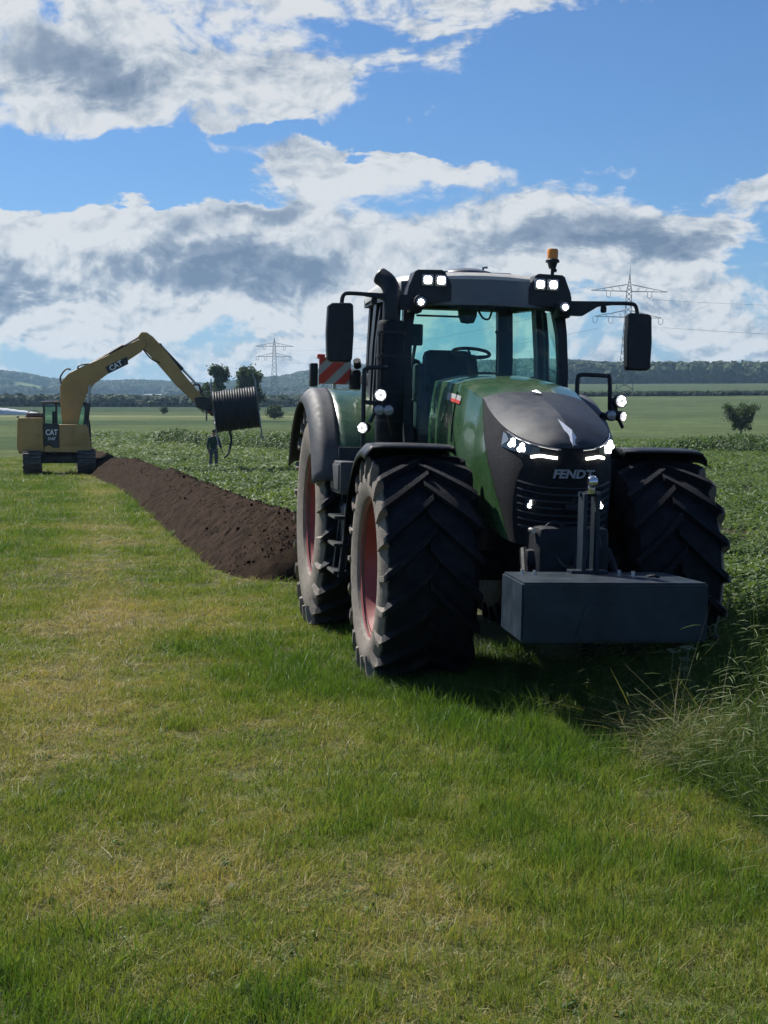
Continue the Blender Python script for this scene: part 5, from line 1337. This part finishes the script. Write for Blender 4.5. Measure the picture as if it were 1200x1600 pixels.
BE = [(0, 1), (1, 2), (2, 3), (3, 4), (4, 5), (2, 6), (6, 7), (7, 8), (8, 9), (2, 10), (10, 11), (11, 12), (12, 13), (0, 14), (14, 15), (15, 16), (16, 17), (0, 18), (18, 19), (19, 20), (20, 21)]
BR = [.14, .14, .13, .06, .085, .095, .06, .045, .035, .04, .06, .045, .035, .04, .085, .06, .045, .045, .085, .06, .045, .045]
skinned('body', BV, BE, BR, skin)
skinned('jacket', [(0, 0, .90), (0, 0, 1.05), (0, 0, 1.22), (0, 0, 1.42), (0, 0, 1.50), (-.19, 0, 1.42), (-.26, .02, 1.15), (-.24, -.05, .92), (.19, 0, 1.42), (.28, -.05, 1.16), (.335, -.15, .96)], [(0, 1), (1, 2), (2, 3), (3, 4), (3, 5), (5, 6), (6, 7), (3, 8), (8, 9), (9, 10)],
        [(.19, .15), (.19, .15), (.185, .15), (.17, .14), (.08, .08), .085, .07, .058, .085, .07, .058], jacket)
skinned('trousers', [(0, 0, .95), (-.10, 0, .86), (-.13, -.02, .48), (-.14, .02, .10), (.10, 0, .86), (.12, -.03, .48), (.11, .02, .10)], [(0, 1), (1, 2), (2, 3), (0, 4), (4, 5), (5, 6)], [.16, .11, .085, .08, .11, .085, .08], trousers)
q = MB(); q.lathe([(.0, .12), (.07, .10), (.105, .04), (.108, 0), (.09, -.01)], 18, Matrix.Translation((.03, 0, 1.70)) @ Matrix.Rotation(R(-90), 4, 'Y')); q.box((.03, -.12, 1.705), (.13, .10, .012), .004); q.build('cap', cloth_dark, PE)
for s, wv in ((-1, (-.22, -.06, .81)), (1, (.36, -.18, .87))):
    for k in range(5):
        q = MB(); b_ = Vector(wv) + Vector(((k - 2) * .016, 0, -.02)); q.tube([b_, b_ + Vector((.01 * s, -.03, -.035 if k else .0)), b_ + Vector((.03 * s, -.045, -.055 if k else .01))], [.011, .010, .008], 6); q.build('finger', skin, PE)
for s in (-1, 1):
    q = MB(); q.box((s * .125, -.05, .05), (.10, .28, .10), .035); q.build('boot', cloth_dark, PE)

# ================================================================== pylons and wires
galv = pmat('galvanised_steel', (.11, .115, .12), .6, .3, .1, .2)
def pylon(loc, H, z_up, z_lo, half_up, half_lo, label, lean, th, yaw):
    root = empty('power_pylon', loc, (0, lean, yaw)); tag(root, label, 'pylon', 'lattice power pylons')
    def wz(z): return np.interp(z, [0, z_lo * .5, z_lo, z_up, z_up + (H - z_up) * .55, H], [H * .075, H * .042, H * .026, H * .021, H * .008, .02])
    q = MB(); lev = list(np.linspace(0, z_lo, 12)) + list(np.linspace(z_lo, z_up, 6))[1:] + list(np.linspace(z_up, H, 6))[1:]
    cs = [(-1, -1), (1, -1), (1, 1), (-1, 1)]
    for (sx, sy) in cs:
        for a, b in zip(lev, lev[1:]): q.tube([(sx * wz(a), sy * wz(a), a), (sx * wz(b), sy * wz(b), b)], th, 4, cap=False)
    q.build('tower_legs', galv, root, smooth=0, fixn=False)
    q = MB()
    for a, b in zip(lev[:-2], lev[1:-1]):
        for k in range(4):
            (x0, y0), (x1, y1) = cs[k], cs[(k + 1) % 4]
            q.tube([(x0 * wz(a), y0 * wz(a), a), (x1 * wz(b), y1 * wz(b), b)], th * .5, 3, cap=False); q.tube([(x1 * wz(a), y1 * wz(a), a), (x0 * wz(b), y0 * wz(b), b)], th * .5, 3, cap=False)
    q.build('lattice_bracing', galv, root, smooth=0, fixn=False)
    q = MB(); q.tube([(0, 0, H - .5), (0, 0, H + H * .07)], th * .6, 4); q.build('tip_rod', galv, root, smooth=0)
    tips = []
    for z, L, hang in ((z_up, half_up, (.55, )), (z_lo, half_lo, (.52, 1.0))):
        for s in (-1, 1):
            q = MB(); rise = H * .055
            for y_ in (-1, 1):
                q.tube([(s * wz(z), y_ * wz(z), z), (s * L, 0, z)], th * .8, 4, cap=False); q.tube([(s * wz(z), y_ * wz(z), z + rise), (s * L * .55, y_ * wz(z) * .45, z + rise * .48), (s * L, 0, z + .1)], th * .7, 4, cap=False)
                for t in (.2, .4, .6, .8): q.tube([(s * L * t, y_ * wz(z) * (1 - t), z), (s * L * (t + .08), y_ * wz(z) * (1 - t) * .9, z + rise * (1 - t) * .85)], th * .4, 3, cap=False)
            arm = q.build('cross_arm', galv, root, smooth=0, fixn=False)
            for hg in hang:
                x_ = s * L * hg * .98; q = MB(); d = H * .055; q.tube(catmull([(x_ - .9, 0, z), (x_ - .9, 0, z - d * .7), (x_, 0, z - d), (x_ + .9, 0, z - d * .7), (x_ + .9, 0, z)], 10), th * .75, 4, cap=False); q.build('insulator', galv, arm, smooth=0, fixn=False); tips.append((x_, z - d))
    return root, tips
p1 = tz(at(974, 650)); H1 = CAM_H + (656.76 - 430) / F_PX * 650 - p1[2]
z1u = CAM_H + (656.76 - 457) / F_PX * 650 - p1[2]; z1l = CAM_H + (656.76 - 497) / F_PX * 650 - p1[2]
pylon(p1, H1, z1u, z1l, 16.5, 14.5, 'tall lattice power pylon behind the right mirror, the nearer of two', R(2.2), .17, R(-9))
p2 = tz(at(429, 1280)); H2 = CAM_H + (656.76 - 530) / F_PX * 1280 - p2[2]
pylon(p2, H2, CAM_H + (656.76 - 542) / F_PX * 1280 - p2[2], CAM_H + (656.76 - 558) / F_PX * 1280 - p2[2], 16.2, 14.8, 'distant lattice power pylon beyond the pipe reel', R(.3), .27, R(4))
wire_mat = pmat('power_wire', (.16, .17, .18), .6, .4, 0)
def pix3(u, v, d): return Vector(((u - 600) / F_PX * d, d, CAM_H - (v - 656.76) / F_PX * d))
for (a, b, sag, r_, lab) in ((pix3(1016, 470, 650), pix3(2300, 452, 700), 7, .055, 'upper thin power wire running right from the nearer pylon'), (pix3(1032, 513, 650), pix3(2300, 510, 700), 7, .075, 'lower thin power wire running right from the nearer pylon'),
                       (pix3(932, 514, 650), pix3(400, 562, 1280), 9, .06, 'thin power wire strung between the two pylons behind the tractor cab'), (pix3(945, 470, 650), pix3(414, 546, 1280), 9, .06, 'higher thin power wire strung between the pylons behind the cab')):
    q = MB(); q.tube([a.lerp(b, t) - Vector((0, 0, 4 * sag * t * (1 - t))) for t in lin(30)], r_, 4, cap=False); tag(q.build('power_wire', wire_mat, smooth=0, fixn=False), lab, 'power wire', 'power wires')

# ================================================================== far village, film covered heap
wall_w = pmat('render_wall', (.60, .57, .50), .9, 0, .1, .3); roof_r = pmat('tiled_roof', (.20, .10, .075), .9, 0, .2, .5); roof_w = pmat('pale_sheet_roof', (.68, .69, .70), .5, 0, .05, .3); pane_d = pmat('dark_pane', (.03, .035, .04), .2)
def house(u, d, w_, l_, h_, rot, roofm, label, grp='village houses'):
    p = tz(at(u, d)); root = empty('village_house', p, (0, 0, rot)); tag(root, label, 'house', grp)
    q = MB(); q.box((0, 0, h_ / 2 - 1), (l_, w_, h_ + 2), 0); q.add([(-l_ / 2, -w_ / 2, h_), (-l_ / 2, w_ / 2, h_), (-l_ / 2, 0, h_ + w_ * .36), (l_ / 2, -w_ / 2, h_), (l_ / 2, w_ / 2, h_), (l_ / 2, 0, h_ + w_ * .36)], [(0, 1, 2), (3, 5, 4)])
    q.build('wall', wall_w, root, smooth=0)
    q = MB()
    for s in (-1, 1):
        q.add([(-l_ / 2 - .5, s * (w_ / 2 + .5), h_ - .3), (l_ / 2 + .5, s * (w_ / 2 + .5), h_ - .3), (l_ / 2 + .5, 0, h_ + w_ * .37 + .1), (-l_ / 2 - .5, 0, h_ + w_ * .37 + .1)], [(0, 1, 2, 3)])
    solid(q.build('roof', roofm, root, smooth=0), .25)
    for k in (-1, 0, 1):
        q = MB(); q.box((k * l_ * .3, -w_ / 2 - .03, h_ * .55), (1.2, .1, 1.4), 0); q.build('window', pane_d, root, smooth=0)
hd = [(185, 2080, 9, 13, 5, .2, roof_r), (196, 2010, 8, 12, 5, .9, roof_r), (206, 2120, 9, 12, 5.5, -.3, roof_r), (217, 2040, 8, 13, 5, .4, roof_r), (226, 2090, 9, 12, 5, 1.1, roof_r), (250, 2060, 9, 12, 5, -.6, roof_r), (263, 2110, 8, 13, 5, .3, roof_r), (276, 2030, 9, 12, 5, .8, roof_r)]
for h_, w_ in zip(hd, ('first', 'second', 'third', 'fourth', 'fifth', 'sixth', 'seventh', 'eighth')): house(*h_, 'tiny red roofed house, %s from the left in the hazy far village' % w_)
house(240, 1990, 12, 22, 5, .25, roof_w, 'long hall with a bright pale roof in the far village', 'village houses')
film = pmat('white_film', (.62, .63, .66), .45, 0, .06, .4, .1, 1)
fp = at(20, 420); q = MB(); rows = []
for k in range(29):
    t = k / 28; hh_ = 2.35 * (1 - t) ** .8 + .35; hh_ *= 1 + .04 * math.sin(k * 1.7); row = []
    for a in range(0, 181, 15): row.append(Vector((-9 + 17.6 * t, 2.6 * math.cos(R(a)) * (1 - .5 * t), hh_ * math.sin(R(a)) ** .8 - .1 + .04 * math.sin(k * .9 + a))))
    rows.append(row)
q.grid(rows); q.add(rows[-1], [tuple(range(13))]); q.add(rows[0], [tuple(range(13))])
z_ = float(CAM_H - (638 - 656.76) * 420 / F_PX)
hp = q.build('film_covered_heap', film, loc=(fp[0], fp[1], float(terrain(fp[0], fp[1]))), rot=(0, 0, .17)); tag(hp, 'long low heap under white film in the far field left of the excavator', 'covered heap')

# ================================================================== haze: one closed box of thin air round everything
hz = MB(); ztop = float(max(GZ.max() + 32, 90)); zbot = float(GZ.min() - 1.5)
hz.box((0, 0, (ztop + zbot) / 2), (11600, 11600, ztop - zbot), 0)
hm = bpy.data.materials.new('haze_air'); hm.use_nodes = True; T = NT(hm.node_tree); T.n.clear()
pv = T.new('ShaderNodeVolumePrincipled'); pv.inputs['Color'].default_value = (.46, .74, 1.0, 1); pv.inputs['Density'].default_value = .00011; pv.inputs['Anisotropy'].default_value = .2
mo = T.new('ShaderNodeOutputMaterial'); T.l.new(pv.outputs[0], mo.inputs['Volume'])
ho = hz.build('haze', hm, smooth=0); tag(ho, 'thin blue summer haze over the valley', 'haze', kind='stuff')
